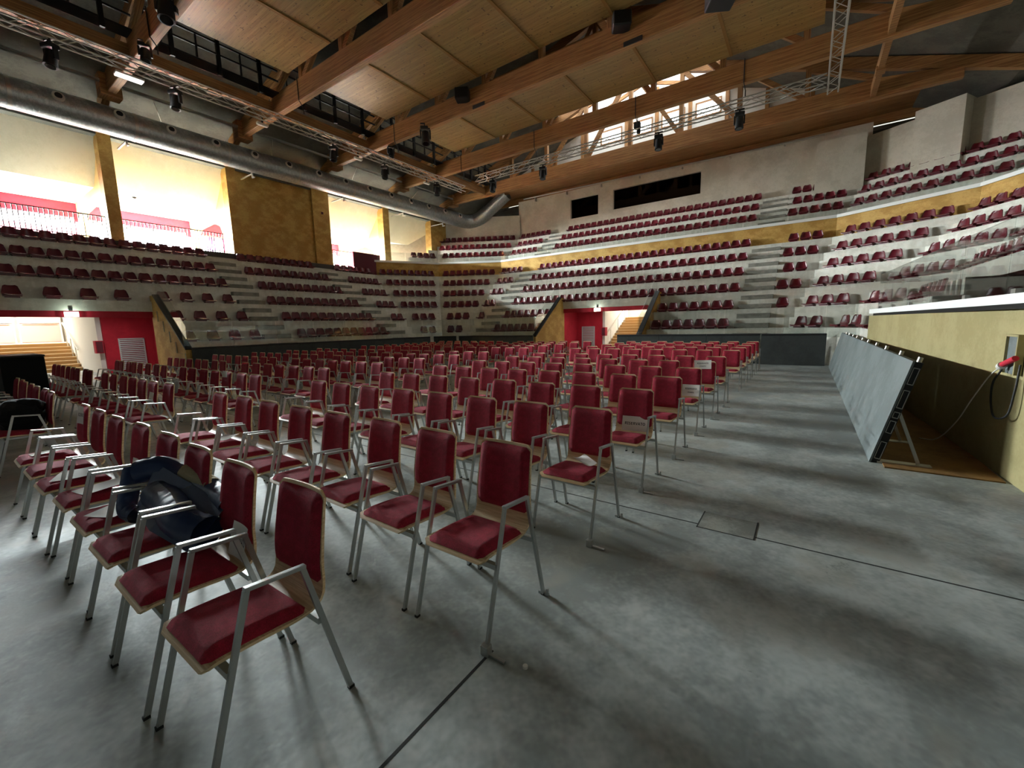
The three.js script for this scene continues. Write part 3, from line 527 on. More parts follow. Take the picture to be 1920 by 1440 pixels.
// ---------------------------------------------------------------- barriers round the floor
{
  const LEAN = Math.atan(0.27 / 1.12), H = 1.14, panels = 5;
  for (let i = 0; i < panels; i++) {
    const z1 = -4.4 - i * 2.223, z0 = z1 - 2.22;
    const t = thing('arena_barrier', i === 0 ? 'grey leaning barrier panel with its ribbed end showing beside the yellow wall' : `grey leaning barrier panel along the yellow wall, ${ordinal(i + 1)} from its ribbed end`, 'barrier', [1.8, 0, z1], 0, i ? 'leaning barrier panels along the yellow wall' : null);
    const tilt = g => g.rotateZ(-LEAN);
    mesh('face', [tilt(box(0, 0.005, -2.22, 0.018, H, 0))], M.boardGrey, t);
    mesh('back_frame', [tilt(box(0.018, 0.005, -2.22, 0.085, 0.05, -0.04)), tilt(box(0.018, H - 0.05, -2.22, 0.085, H, -0.04)), tilt(box(0.018, 0.005, -2.22, 0.085, H, -2.18))], M.black, t);
    mesh('end_plate', [tilt(box(0.018, 0.005, -0.04, 0.085, H, -0.012))], M.black, t);
    if (i === 0) for (const [y0, y1] of [[0.06, 0.26], [0.36, 0.5], [0.53, 0.6], [0.64, 0.84], [0.9, 1.08]]) {
      mesh('end_rib', [tilt(box(0.026, y0, -0.014, 0.032, y1, -0.002)), tilt(box(0.072, y0, -0.014, 0.078, y1, -0.002)), tilt(box(0.026, y0, -0.014, 0.078, y0 + 0.008, -0.002)), tilt(box(0.026, y1 - 0.008, -0.014, 0.078, y1, -0.002))], M.alu, t);
    }
    for (const f of [0.06, 1.1]) {
      mesh('knob', [tilt(cyl([0.055, H, -f], [0.055, H + 0.05, -f], 0.022, 10))], M.alu, t);
      mesh('strut', [bar([0.2, 0.6, -f], [0.4, 0.03, -f], 0.03, 0.03)], M.alu, t);
      mesh('foot_plate', [box(0.07, 0, -f - 0.05, 0.5, 0.022, -f + 0.05)], M.alu, t);
    }
  }
  const board = (p, q, n, label, group, from) => {
    for (let i = 0; i < n; i++) {
      const f = k => [p[0] + (q[0] - p[0]) * k / n, p[1] + (q[1] - p[1]) * k / n], a = f(i), b = f(i + 0.995);
      const t = thing('rink_board', n > 1 ? `${label}, ${ordinal(i + 1)} from ${from}` : label, 'barrier', [(a[0] + b[0]) / 2, 0, (a[1] + b[1]) / 2], Math.atan2(b[0] - a[0], b[1] - a[1]), group);
      const L = Math.hypot(b[0] - a[0], b[1] - a[1]) / 2;
      mesh('face', [box(-0.03, 0.01, -L, 0.03, 1.02, L)], M.board, t); mesh('top_rail', [rbox(-0.05, 1.02, -L, 0.05, 1.08, L, 0.015)], M.black, t);
    }
  };
  board([1.7, -15.75], [-0.15, -15.75], 1, 'dark rink board nearest the leaning grey barrier, standing forward of the others', null);
  board([-0.2, -15.95], [-5.5, -15.95], 3, 'dark rink board before the back stand between passage and barrier', 'rink boards before the back stand', 'the grey barrier');
  board([-9.75, -15.95], [-14.6, -15.95], 2, 'dark rink board before the back stand between passage and corner', 'rink boards before the back stand by the corner', 'the passage');
  board([-14.75, -15.9], [-15.85, -15.25], 1, 'dark rink board across the corner of the floor', null);
  board([-16.0, -15.1], [-16.0, -4.0], 6, 'dark rink board in front of the gallery stand', 'rink boards before the gallery stand', 'the corner');
}
// glass in front of the lowest row and of the upper tier
{
  const run = (o, y0, y1, segs, k, step, label) => segs.forEach(i => {
    for (const [a, b] of pieces(ring(o), i, k)) {
      const len = Math.hypot(b[0] - a[0], b[1] - a[1]), n = Math.max(1, Math.round(len / step));
      if (len < 0.4) continue;
      const t = thing('glass_balustrade', label[i] + (k === 1 && (i === 0 || i === 3) ? ((i === 0 ? b[1] > 0 || a[1] > 4 && b[1] > 0 : b[0] < -9) ? (i ? ', gallery side of the passage' : ', beyond the passage') : (i ? ', barrier side of the passage' : ', corner side of the passage')) : ''), 'balustrade', [0, 0, 0]);
      for (let j = 0; j < n; j++) {
        const f = s => [a[0] + (b[0] - a[0]) * s, (y0 + y1) / 2, a[1] + (b[1] - a[1]) * s];
        mesh('pane', [bar(f((j + 0.01) / n), f((j + 0.99) / n), 0.012, y1 - y0)], M.glass, t);
      }
    }
  });
  const low = { 0: 'glass balustrade before the gallery stand', 1: 'clear glass balustrade before the corner seats next to the gallery stand', 2: 'clear glass balustrade before the corner seats next to the back stand', 3: 'glass balustrade before the back stand', 4: 'clear glass balustrade at the corner beyond the dark rink boards', 5: 'clear glass balustrade at the corner behind the leaning barrier' };
  run(-0.74, Y1 - 0.379, 1.98, [0, 1, 2, 3], 1, 1.6, low); run(-0.08, Y1 - 0.3, 1.98, [4, 5], 1, 1.6, low);
  const up = { 1: 'clear glass edge of the upper tier beside the gallery', 2: 'clear glass edge of the upper tier on the corner by the gallery', 3: 'clear glass edge of the upper tier over the golden band of the back stand', 4: 'clear glass edge of the upper tier on the corner past the back stand', 5: 'clear glass edge of the upper tier over the second far corner' };
  run(5.62, 6.08, 6.62, [1, 2, 3, 4, 5], 6, 1.9, up);
}

// ---------------------------------------------------------------- timber roof trusses
const TZ = [0.7, -3.85, -8.3, -12.85, -17.5, -22.1];
{
  const lab = ['timber roof truss above the photographer', 'timber roof truss nearest the lit flood lamp', 'timber roof truss at the blank wall panel', 'timber roof truss carrying the black loudspeakers', 'timber roof truss before the skylight', 'timber roof truss closest to the gable windows'];
  TZ.forEach((z, n) => {
    const t = thing('roof_truss', lab[n], 'truss', [0, 0, z]);
    const X0 = -17.4, X1 = 2 * XM - X0, yb = 10.27, yt = 11.0, w = 0.22;
    const sh = new THREE.Shape([[-20.3, yb], [X1 + 2.4, yb], [X1 + 2.4, yb + 0.4], [X1, yt], [X0 + 0.25, yt], [X0, yt - 0.3], [X0 - 0.05, yb + 0.42], [-20.3, yb + 0.42]].map(p => new THREE.Vector2(...p)));
    mesh('bottom_chord', [new THREE.ExtrudeGeometry(sh, { depth: w, bevelEnabled: true, bevelSize: 0.015, bevelThickness: 0.015, bevelSegments: 1 }).translate(0, 0, -w / 2)], M.wood, t);
    for (const s of [-1, 1]) {
      const e = XM + s * 14.2;
      mesh('top_chord', [bar([e, roofY(e) - 0.28, 0], [XM, roofY(XM) - 0.28, 0], w, 0.42)], M.wood, t);
      if (s < 0) mesh('end_block', [box(XM + s * 13.0 - 0.25, yb - 0.12, -0.3, XM + s * 13.0 + 0.25, yb + 0.6, 0.3)], M.wood, t);
      for (const d of [2.6, 5.2, 7.8]) { const x = XM + s * d; mesh('post', [box(x - 0.1, yt - 0.03, -0.1, x + 0.1, roofY(x) - 0.4, 0.1)], M.woodV, t); }
      for (const [a, b] of [[0.1, 2.5], [2.7, 5.1], [5.3, 7.7], [7.9, 10.2]]) mesh('brace', [bar([XM + s * b, yt, 0], [XM + s * a, roofY(XM + s * a) - 0.5, 0], 0.16, 0.2)], M.wood, t);
    }
    mesh('post', [box(XM - 0.1, yt - 0.03, -0.1, XM + 0.1, roofY(XM) - 0.4, 0.1)], M.woodV, t);
  });
  // purlins between the trusses along the gallery side and their mirror
  for (let n = 0; n + 1 < TZ.length; n++) {
    const z0 = TZ[n + 1] + 0.12, z1 = TZ[n] - 0.12;
    const a = thing('timber_purlin', `timber purlin on the gallery side, ${ordinal(n + 1)} counted towards the gable`, 'beam', [-17.25, 10.35, 0], 0, 'purlins along the gallery side');
    mesh('beam', [box(-0.09, 0, z0, 0.09, 0.42, z1)], M.wood, a); mesh('joint_block', [box(-0.14, -0.06, (z0 + z1) / 2 - 0.2, 0.14, 0.1, (z0 + z1) / 2 + 0.2)], M.wood, a);
    const b = copyOf(a, [2 * XM + 17.25, 10.35, 0], 0); b.userData.label = `timber purlin on the far side, ${ordinal(n + 1)} counted towards the gable`; b.userData.group = 'purlins along the far side';
  }
}
// hanging timber ceiling panels
{
  const XE = [-15.5, -12.63, -9.88, -7.18, -4.45, -1.72, 1.05];
  for (let n = 0; n < 4; n++) for (let i = 0; i < 6; i++) {
    const z1 = TZ[n] - 0.38, z0 = TZ[n + 1] + 0.32, a = XE[i] + 0.02, b = XE[i + 1] - 0.02, g = ['above the photographer', 'between the first two trusses in view', 'between the blank panel truss and the loudspeaker truss', 'between the loudspeaker truss and the skylight truss'][n];
    const t = thing('ceiling_panel', i === 0 ? `knotty timber ceiling panel ending the bay ${g} on the gallery side` : `knotty timber ceiling panel ${g}, ${ordinal(i + 1)} from the gallery`, 'ceiling panel', [0, 11.2, 0], 0, i ? `timber ceiling panels ${g}` : null);
    mesh('board', [box(a, 0, z0, b, 0.05, z1)], M.panel, t);
    mesh('edge_frame', [box(a, 0.03, z0 - 0.03, b, 0.16, z0), box(a, 0.03, z1, b, 0.16, z1 + 0.03), box(a - 0.018, 0.03, z0, a, 0.16, z1)], M.wood, t);
    if (i < 5) mesh('batten', [box(b - 0.03, -0.035, z0 + 0.05, b + 0.07, 0.0, z1 - 0.05)], M.batten, t);
  }
}
// ---------------------------------------------------------------- spiral duct along the gallery
{
  const R = 0.5, x = -21.0, y = 9.62;
  const t = thing('spiral_duct', 'big galvanised spiral duct along the gallery with a bend at the corner', 'duct', [0, 0, 0]);
  const tub = (p, q, r = R) => { const L = dist(p, q), g = new THREE.CylinderGeometry(r, r, L, 36, 1, true); const uv = g.attributes.uv; for (let i = 0; i < uv.count; i++) uv.setXY(i, uv.getY(i) * L, uv.getX(i) * 3.1); return flatAttr(along(g.rotateX(Math.PI / 2), p, q)); };
  for (let i = 0; i < 9; i++) mesh('duct_section', tub([x, y, 5 - i * 3.2], [x, y, Math.max(5 - (i + 1) * 3.2, -23.9)]), M.zinc, t);
  for (let i = 1; i < 9; i++) mesh('collar', tub([x, y, 5 - i * 3.2 - 0.05], [x, y, 5 - i * 3.2 + 0.05], R + 0.012), M.alu, t);
  mesh('bend', [new THREE.TubeGeometry(new THREE.CatmullRomCurve3([[x, y, -23.8], [x + 0.05, y, -24.2], [x + 0.35, y + 0.05, -24.75], [x + 0.9, y + 0.25, -25.0], [x + 1.6, y + 0.6, -25.05]].map(v3)), 20, R, 24)], M.zinc, t);
  mesh('riser_pipe', tub([x + 1.5, y + 0.55, -25.05], [x + 3.4, y + 1.6, -25.1], R - 0.05), M.zinc, t);
  for (let i = -2; i < 14; i++) {
    const z = -2.53 - i * 1.585, d = [0.86, 0.3, 0], c = [x + R * 0.9 * 0.95, y + R * 0.3, z], e = [c[0] + 0.09, c[1] + 0.03, z];
    const n = mesh('nozzle', [cyl([c[0] - 0.12, c[1] - 0.04, z], e, 0.2, 18, 0.16)], M.frame, t);
    mesh('nozzle_mouth', [cyl([e[0] - 0.01, e[1], z], [e[0] + 0.012, e[1] + 0.004, z], 0.1, 16)], M.black, n);
  }
  for (const z of [-4.4, -9.0, -13.9, -18.3, -22.0]) mesh('hanger', [box(-21.28, 8.92, z - 0.03, -21.22, 9.22, z + 0.03), box(-21.28, 8.92, z - 0.03, -21.05, 8.96, z + 0.03), box(-22.45, 9.1, z - 0.03, -21.22, 9.14, z + 0.03)], M.frame, t);
  // cable tray and stays under the roof slope
  const ct = thing('cable_tray', 'thin pale cable tray under the roof slope above the duct', 'cable tray', [0, 0, 0]);
  for (let n = 0; n < 5; n++) mesh('tray', [box(-20.06, 10.52, TZ[n + 1] + 0.3, -19.94, 10.6, TZ[n] - 0.3)], M.alu, ct);
  for (let n = 0; n < 5; n++) mesh('stay', [cyl([-20.0, 10.55, TZ[n] - 1.2], [-21.6, 10.3, TZ[n] - 1.9], 0.012, 5)], M.alu, ct);
}
// ---------------------------------------------------------------- lattice lighting trusses
function lattice4(name, label, p, q, s = 0.3) {
  const t = thing(name, label, 'lighting truss', [0, 0, 0]), L = dist(p, q), n = Math.round(L / 0.45);
  const d = v3(q).sub(v3(p)).normalize(), side = new THREE.Vector3(0, 1, 0).cross(d).normalize();
  const at = (f, u, w) => { const c = v3(p).lerp(v3(q), f).addScaledVector(side, u * s / 2); return [c.x, c.y + w * s / 2, c.z]; };
  for (const u of [-1, 1]) for (const w of [-1, 1]) mesh('chord', [cyl(at(0, u, w), at(1, u, w), 0.025, 8)], M.alu, t);
  const lac = [];
  for (let i = 0; i < n; i++) {
    const a = i / n, b = (i + 1) / n, f = i % 2;
    for (const u of [-1, 1]) lac.push(cyl(at(a, u, f ? 1 : -1), at(b, u, f ? -1 : 1), 0.011, 5));
    for (const w of [-1, 1]) lac.push(cyl(at(a, f ? 1 : -1, w), at(b, f ? -1 : 1, w), 0.011, 5));
  }
  const m = mesh('lacing', lac, M.alu, t); m.userData.kind = 'stuff';
  return t;
}
lattice4('lighting_truss', 'aluminium lattice truss hung along the gallery side', [-16, 9.62, 3.5], [-16, 9.62, -18.4]);
lattice4('lighting_truss', 'aluminium lattice truss hung across the hall before the gable', [-14.3, 9.62, -17.6], [1.2, 9.62, -17.6]);
lattice4('lighting_truss', 'aluminium lattice truss hung along the dark far side', [1.4, 9.62, -18.4], [1.4, 9.62, 3.5]);
// black wrap slings, chain hoists
{
  const sling = (x, z, label, grp) => { const t = thing('rigging_sling', label, 'sling', [x, 0, z], 0, grp); mesh('strap', [cyl([0, 11.05, 0.15], [0, 10.25, 0.14], 0.018, 6), cyl([0, 10.25, 0.14], [0.05, 10.0, 0], 0.014, 6), cyl([0, 11.05, -0.15], [0, 10.25, -0.14], 0.018, 6), cyl([0, 10.25, -0.14], [0.05, 10.0, 0], 0.014, 6)], M.black, t); mesh('hook', [cyl([0.05, 10.02, 0], [0.05, 9.8, 0], 0.02, 6)], M.black, t); };
  for (const [i, z] of [-3.85, -8.3, -12.85, -17.5].entries()) sling(-15.2, z, `black rigging sling above the gallery side lattice truss, ${ordinal(i + 1)} towards the gable`, 'slings on the gallery side');
  for (const [i, x] of [-10.4, -5.35, -1.3].entries()) { sling(x, -17.5, `black rigging sling round the chord before the skylight, ${ordinal(i + 1)} from the gallery`, 'slings before the skylight'); }
  const h = thing('chain_hoist', 'black chain hoist above the crosswise lattice truss', 'hoist', [-5.34, 9.78, -17.6]);
  mesh('motor', [rbox(-0.13, 0.05, -0.11, 0.13, 0.3, 0.11, 0.03)], M.black, h); mesh('chain', [cyl([0, 0.3, 0], [0, 0.55, 0], 0.012, 6)], M.alu, h); mesh('chain_bag', [cyl([0.06, -0.15, 0], [0.06, 0.06, 0], 0.08, 10)], M.black, h);
}
// catwalk behind the purlins
{
  const t = thing('catwalk', 'black steel catwalk with railings between the trusses on the gallery side', 'catwalk', [-16.75, 10.95, 0]);
  for (let n = 0; n < 5; n++) {
    const z0 = TZ[n + 1] + 0.15, z1 = TZ[n] - 0.15;
    mesh('deck', [box(-0.35, -0.05, z0, 0.2, 0, z1)], M.black, t);
    for (const y of [0.35, 0.72, 1.05]) mesh('rail', [box(0.18, y, z0, 0.23, y + 0.055, z1)], M.blackSteel, t);
    for (let k = 0; k < 3; k++) { const z = z0 + (z1 - z0) * (k + 0.5) / 3; mesh('post', [box(0.16, -0.3, z - 0.06, 0.25, 1.1, z + 0.06)], M.blackSteel, t); }
    for (let k = 0; k < 3; k++) { const z = z0 + (z1 - z0) * (k + 0.98) / 3; mesh('baluster', [box(0.18, 0, z - 0.025, 0.23, 0.74, z + 0.025)], M.blackSteel, t); }
  }
}
// ---------------------------------------------------------------- stage lamps, loudspeakers
function movingHead(x, y, z, label, s = 1, yaw = 0, grp) {
  const t = thing('moving_head', label, 'stage light', [x, y, z], yaw, grp); t.scale.setScalar(s);
  mesh('base', [rbox(-0.17, 0.16, -0.13, 0.17, 0.28, 0.13, 0.03)], M.black, t);
  mesh('yoke', [box(-0.19, -0.12, -0.05, -0.14, 0.17, 0.05), box(0.14, -0.12, -0.05, 0.19, 0.17, 0.05)], M.black, t);
  mesh('head', [cyl([0, 0.1, -0.02], [0, -0.3, 0.06], 0.13, 16, 0.15)], M.black, t);
  mesh('lens', [cyl([0, -0.3, 0.06], [0, -0.315, 0.063], 0.11, 16)], M.darkGlass, t);
  mesh('clamp', [box(-0.03, 0.28, -0.03, 0.03, 0.39, 0.03), box(-0.16, 0.37, -0.03, 0.16, 0.4, 0.03)], M.black, t);
}
for (const [i, [z, y]] of [[-1.7, 9.08], [-4.45, 9.05], [-10.0, 9.08], [-12.7, 9.05], [-16.2, 9.08]].entries()) movingHead(-16, y, z, `black moving head lamp under the gallery side lattice truss, ${ordinal(i + 1)} towards the gable`, 1, 0.4, 'moving heads under the gallery side truss');
for (const z of [-3.75, -13.0]) movingHead(-15.85, 10.05, z, z > -5 ? 'black moving head lamp on the lattice truss beside the flood lamp' : 'black moving head lamp on the lattice truss beside the loudspeaker truss', 0.9, 1.1, 'moving heads on the gallery side truss');
for (const [i, [x, y]] of [[-13.2, 9.06], [-10.06, 9.05], [-4.42, 9.05], [-1.42, 9.06]].entries()) movingHead(x, y, -17.6, `black moving head lamp under the crosswise lattice truss, ${ordinal(i + 1)} from the gallery`, 1, 0.2, 'moving heads under the crosswise truss');
movingHead(-13.2, 10.0, -12.75, 'big black moving head lamp under the loudspeaker truss chord', 1.25, 0.8);
movingHead(-13.4, 10.25, -3.6, 'big black moving head lamp beside the truss nearest the flood lamp', 1.3, 0.9);
{
  const spk = (x, y, z, label, s = 1) => { const t = thing('loudspeaker', label, 'loudspeaker', [x, y, z], 0.5); mesh('cabinet', [rbox(-0.28 * s, -0.2 * s, -0.24 * s, 0.28 * s, 0.22 * s, 0.24 * s, 0.05)], M.black, t); mesh('grille', [rbox(-0.25 * s, -0.17 * s, 0.24 * s, 0.25 * s, 0.19 * s, 0.25 * s, 0.004)], M.blackSteel, t); mesh('bracket', [box(-0.05, -0.1, -0.36, 0.05, 0.1, -0.22)], M.blackSteel, t); };
  spk(-10.75, 10.78, -12.5, 'black loudspeaker on the chord next to the gallery side ceiling panels');
  spk(-4.15, 10.85, -12.5, 'black loudspeaker on the chord above the middle of the hall');
  spk(-1.3, 10.35, -12.4, 'large tilted black loudspeaker on the chord towards the dark far side', 1.25);
  for (const [x, l] of [[-10.1, 'thin black truss plate below the loudspeaker by the gallery side'], [-3.85, 'thin black truss plate below the loudspeaker over the middle']]) { const t = thing('speaker_mount_plate', l, 'plate', [x, 10.3, -12.7]); mesh('plate', [rbox(-0.3, -0.07, -0.02, 0.3, 0.07, 0.02, 0.01)], M.black, t); }
  // lit flood lamp and unlit emergency lamps on the truss ends
  const fl = thing('flood_lamp', 'lit white flood lamp on the lattice truss under a timber beam', 'lamp', [-16.3, 9.35, -3.4], 0);
  mesh('lamp_panel', [rbox(-0.12, -0.03, -0.32, 0.12, 0.0, 0.32, 0.01)], M.lamp, fl); mesh('housing', [rbox(-0.14, 0, -0.34, 0.14, 0.06, 0.34, 0.015)], M.frame, fl);
  area('flood_lamp_light', new THREE.Color(0.95, 1, 1), 12, 0.64, 0.24, [-16.3, 9.3, -3.4], [-16.3, 7, -3.4]);
  for (const [z, l] of [[-7.9, 'small unlit emergency lamp by the truss at the blank wall panel'], [-12.4, 'small unlit emergency lamp by the loudspeaker truss'], [-17.0, 'small unlit emergency lamp by the truss before the skylight']]) { const t = thing('emergency_lamp', l, 'lamp', [-17.6, 9.95, z]); mesh('housing', [rbox(-0.07, -0.03, -0.22, 0.07, 0.05, 0.22, 0.015)], M.frame, t); mesh('diffuser', [rbox(-0.06, -0.05, -0.2, 0.06, -0.03, 0.2, 0.008)], M.tile, t); mesh('bracket', [box(-0.02, 0.05, -0.03, 0.02, 0.35, 0.03)], M.blackSteel, t); }
}

// ---------------------------------------------------------------- sheets bent along a profile (chair shells, pads, stadium seats)
function bent(profile, s0, s1, ns, half, nt, under, over, round = 0.03, bow = () => 0) {
  // profile: [[z, y]...] from the front of the seat to the top of the back; under / over: offsets along the normal at (s, t)
  const crv = new THREE.CatmullRomCurve3(profile.map(([z, y]) => new THREE.Vector3(0, y, z)), false, 'centripetal'), L = crv.getLength();
  const top = [], bot = [];
  for (let i = 0; i <= ns; i++) {
    const f = i / ns, s = s0 + (s1 - s0) * f, c = crv.getPointAt(s), tg = crv.getTangentAt(s), n = [tg.y, -tg.z];   // in (z, y): normal towards the sitter
    const nz = n[0], ny = n[1], d = Math.min(f, 1 - f) * (s1 - s0) * L, cut = d < round ? round - Math.sqrt(Math.max(0, round * round - (round - d) * (round - d))) : 0;
    for (let j = 0; j <= nt; j++) {
      const t = -1 + 2 * j / nt, x = t * (half(s) - cut), u = under(f, t), o = over(f, t), b = bow(s, t);
      top.push([x, c.y + ny * (o + b), c.z + nz * (o + b)]); bot.push([x, c.y + ny * (u + b), c.z + nz * (u + b)]);
    }
  }
  const pos = [...top, ...bot].flat(), id = [], w = nt + 1, N = top.length;
  for (let i = 0; i < ns; i++) for (let j = 0; j < nt; j++) { const a = i * w + j, b = a + 1, c = a + w, d = c + 1; id.push(a, b, c, b, d, c, N + a, N + c, N + b, N + b, N + c, N + d); }
  const edge = (a, b) => id.push(a, N + a, b, b, N + a, N + b);
  for (let j = 0; j < nt; j++) { edge(j + 1, j); edge(ns * w + j, ns * w + j + 1); }
  for (let i = 0; i < ns; i++) { edge(i * w, (i + 1) * w); edge((i + 1) * w + nt, i * w + nt); }
  const g = new THREE.BufferGeometry(); g.setAttribute('position', new THREE.BufferAttribute(new Float32Array(pos), 3)); g.setIndex(id);
  return g;
}

const smooth = (g, a = 0.8) => uvm(toCreasedNormals(g.index ? g.toNonIndexed() : g, a));

const CP = [[0.232, 0.418], [0.215, 0.436], [0.1, 0.437], [-0.02, 0.428], [-0.12, 0.42], [-0.172, 0.427], [-0.205, 0.455], [-0.222, 0.51], [-0.235, 0.6], [-0.25, 0.7], [-0.267, 0.8], [-0.283, 0.885]];
const shellHalf = s => 0.205 - 0.012 * ss(0.3, 0.5, s) - 0.014 * ss(0.6, 1, s);
const backBow = (s, t) => 0.016 * ss(0.5, 0.7, s) * t * t;
const pillow = (f, t, p = 7) => Math.sqrt(Math.max(0, (1 - Math.pow(Math.abs(2 * f - 1), p)) * (1 - Math.pow(Math.abs(t), p))));
const CH = {
  shell: smooth(bent(CP, 0, 1, 34, shellHalf, 8, () => -0.006, () => 0.006, 0.03, backBow)),
  seat: smooth(bent(CP, 0.025, 0.43, 18, () => 0.188, 12, () => 0.006, (f, t) => 0.008 + 0.032 * pillow(f, t), 0.025), 1.2),
  back: smooth(bent(CP, 0.565, 0.982, 18, s => 0.181 - 0.008 * ss(0.6, 1, s), 12, () => 0.006, (f, t) => 0.008 + 0.026 * pillow(f, t), 0.025, backBow), 1.2),
};
const LX = 0.2385;
const legF = s => mg([bar([s * LX, 0, 0.27], [s * LX, 0.665, 0.09], 0.021, 0.015, [1, 0, 0])]);
const legR = s => mg([bar([s * LX, 0, -0.27], [s * LX, 0.645, -0.11], 0.021, 0.015, [1, 0, 0])]);
const armG = s => mg([rbox(-0.0125, -0.008, -0.11, 0.0125, 0.008, 0.11, 0.004).rotateX(-0.1).translate(s * LX, 0.661, -0.012)]);
const crossG = (y, z) => mg([bar([-LX, y, z], [LX, y, z], 0.026, 0.026)]);
const railG = s => mg([bar([s * 0.12, 0.402, 0.17], [s * 0.12, 0.398, -0.16], 0.03, 0.02)]);
CH.legs = [[-1, legF(-1)], [1, legF(1)], [-1, legR(-1)], [1, legR(1)]].map(a => a[1]);
CH.arms = [armG(-1), armG(1)]; CH.cross = [crossG(0.395, 0.165), crossG(0.39, -0.165)]; CH.rails = [railG(-1), railG(1)];
CH.feet = [[-1, 0.27], [1, 0.27], [-1, -0.27], [1, -0.27]].map(([s, z]) => box(s * LX - 0.01, 0, z - 0.012, s * LX + 0.01, 0.012, z + 0.012));
CH.frame = mg([...CH.legs, ...CH.arms, ...CH.cross, ...CH.rails].map(g => g.clone()));
const chairFull = new THREE.Group(), chairFar = new THREE.Group(); chairFull.name = chairFar.name = 'arm_chair';
for (const [root, full] of [[chairFull, true], [chairFar, false]]) {
  mesh('plywood_shell', CH.shell, M.ply, root); mesh('seat_pad', CH.seat, M.fabric, root); mesh('back_pad', CH.back, M.fabric, root);
  if (full) {
    CH.legs.forEach((g, i) => { const l = mesh('leg', g, M.steel, root); mesh('glide', mg([CH.feet[i].clone()]), M.rubber, l); });
    CH.arms.forEach(g => mesh('armrest', g, M.steel, root)); CH.cross.forEach(g => mesh('crossbar', g, M.steel, root)); CH.rails.forEach(g => mesh('seat_rail', g, M.steel, root));
  } else mesh('steel_frame', CH.frame, M.steel, root);
}
camera.updateMatrixWorld(); camera.updateProjectionMatrix();
const vp = new THREE.Matrix4().multiplyMatrices(camera.projectionMatrix, camera.matrixWorldInverse.copy(camera.matrixWorld).invert());
function onScreen(x, y, z, m = 0.05) { const q = new THREE.Vector4(x, y, z, 1).applyMatrix4(vp); return q.w > 0.1 && Math.abs(q.x / q.w) < 1 + m && Math.abs(q.y / q.w) < 1 + m; }

// every chair of the floor seating
const chairAt = {};
const rowsZ = [1.0314, 0, -1.1518, -2.3036, -3.4554, -4.6072, -5.759, -6.9108, -8.9, -10.05, -11.2, -12.35, -13.5];
const blocks = [[0, 8, -0.239, 0.57], [1, 7, -6.0, 0.535], [2, 8, -10.35, 0.525]];
const blockWord = ['bare aisle block', 'middle block', 'gallery side block'];
rowsZ.forEach((z, r) => blocks.forEach(([b, n, c0, p]) => {
  for (let i = 0; i < n; i++) {
    const x = c0 - i * p + (r === 0 && b === 0 ? -0.38 : r === 0 ? -0.4 : 0) + rr(-0.006, 0.006), zc = z - 0.27 + rr(-0.02, 0.02), yaw = rr(-0.02, 0.02);
    if (r === 0 && b === 2) continue;
    if (!onScreen(x, 0.45, zc, 0.12)) continue;
    const far = r >= 8, front = r < 8;
    const c = copyOf(far ? chairFar : chairFull, [x, 0, zc], yaw);
    const rowName = r < 8 ? `front section ${ordinal(r + 1)} row` : `rear section ${ordinal(r - 7)} row`;
    tag(c, `crimson armchair, ${rowName}, ${blockWord[b]}, ${ordinal(i + 1)} from its bare aisle end`, 'chair', `${front ? 'chairs before' : 'chairs behind'} the cross aisle, ${blockWord[b]}`);
    chairAt[`${r},${b},${i}`] = c;
    if (i === 0 && b === 0 && r > 0 && r < 8) {
      mesh('link_clip', [rbox(LX - 0.022, 0.0, 0.25, LX + 0.022, 0.05, 0.29, 0.004)], M.steel, c); mesh('link_bar', [box(LX, 0.002, 0.262, LX + 0.11, 0.012, 0.278)], M.steel, c);
      mesh('link_clip', [box(LX - 0.03, 0, -0.278, LX + 0.035, 0.016, -0.262), box(LX + 0.02, 0.01, -0.276, LX + 0.032, 0.04, -0.264)], M.steel, c);
    }
  }
}));
const relabel = (k, label) => { const c = chairAt[k]; if (c) { c.userData.label = label; delete c.userData.group; } };

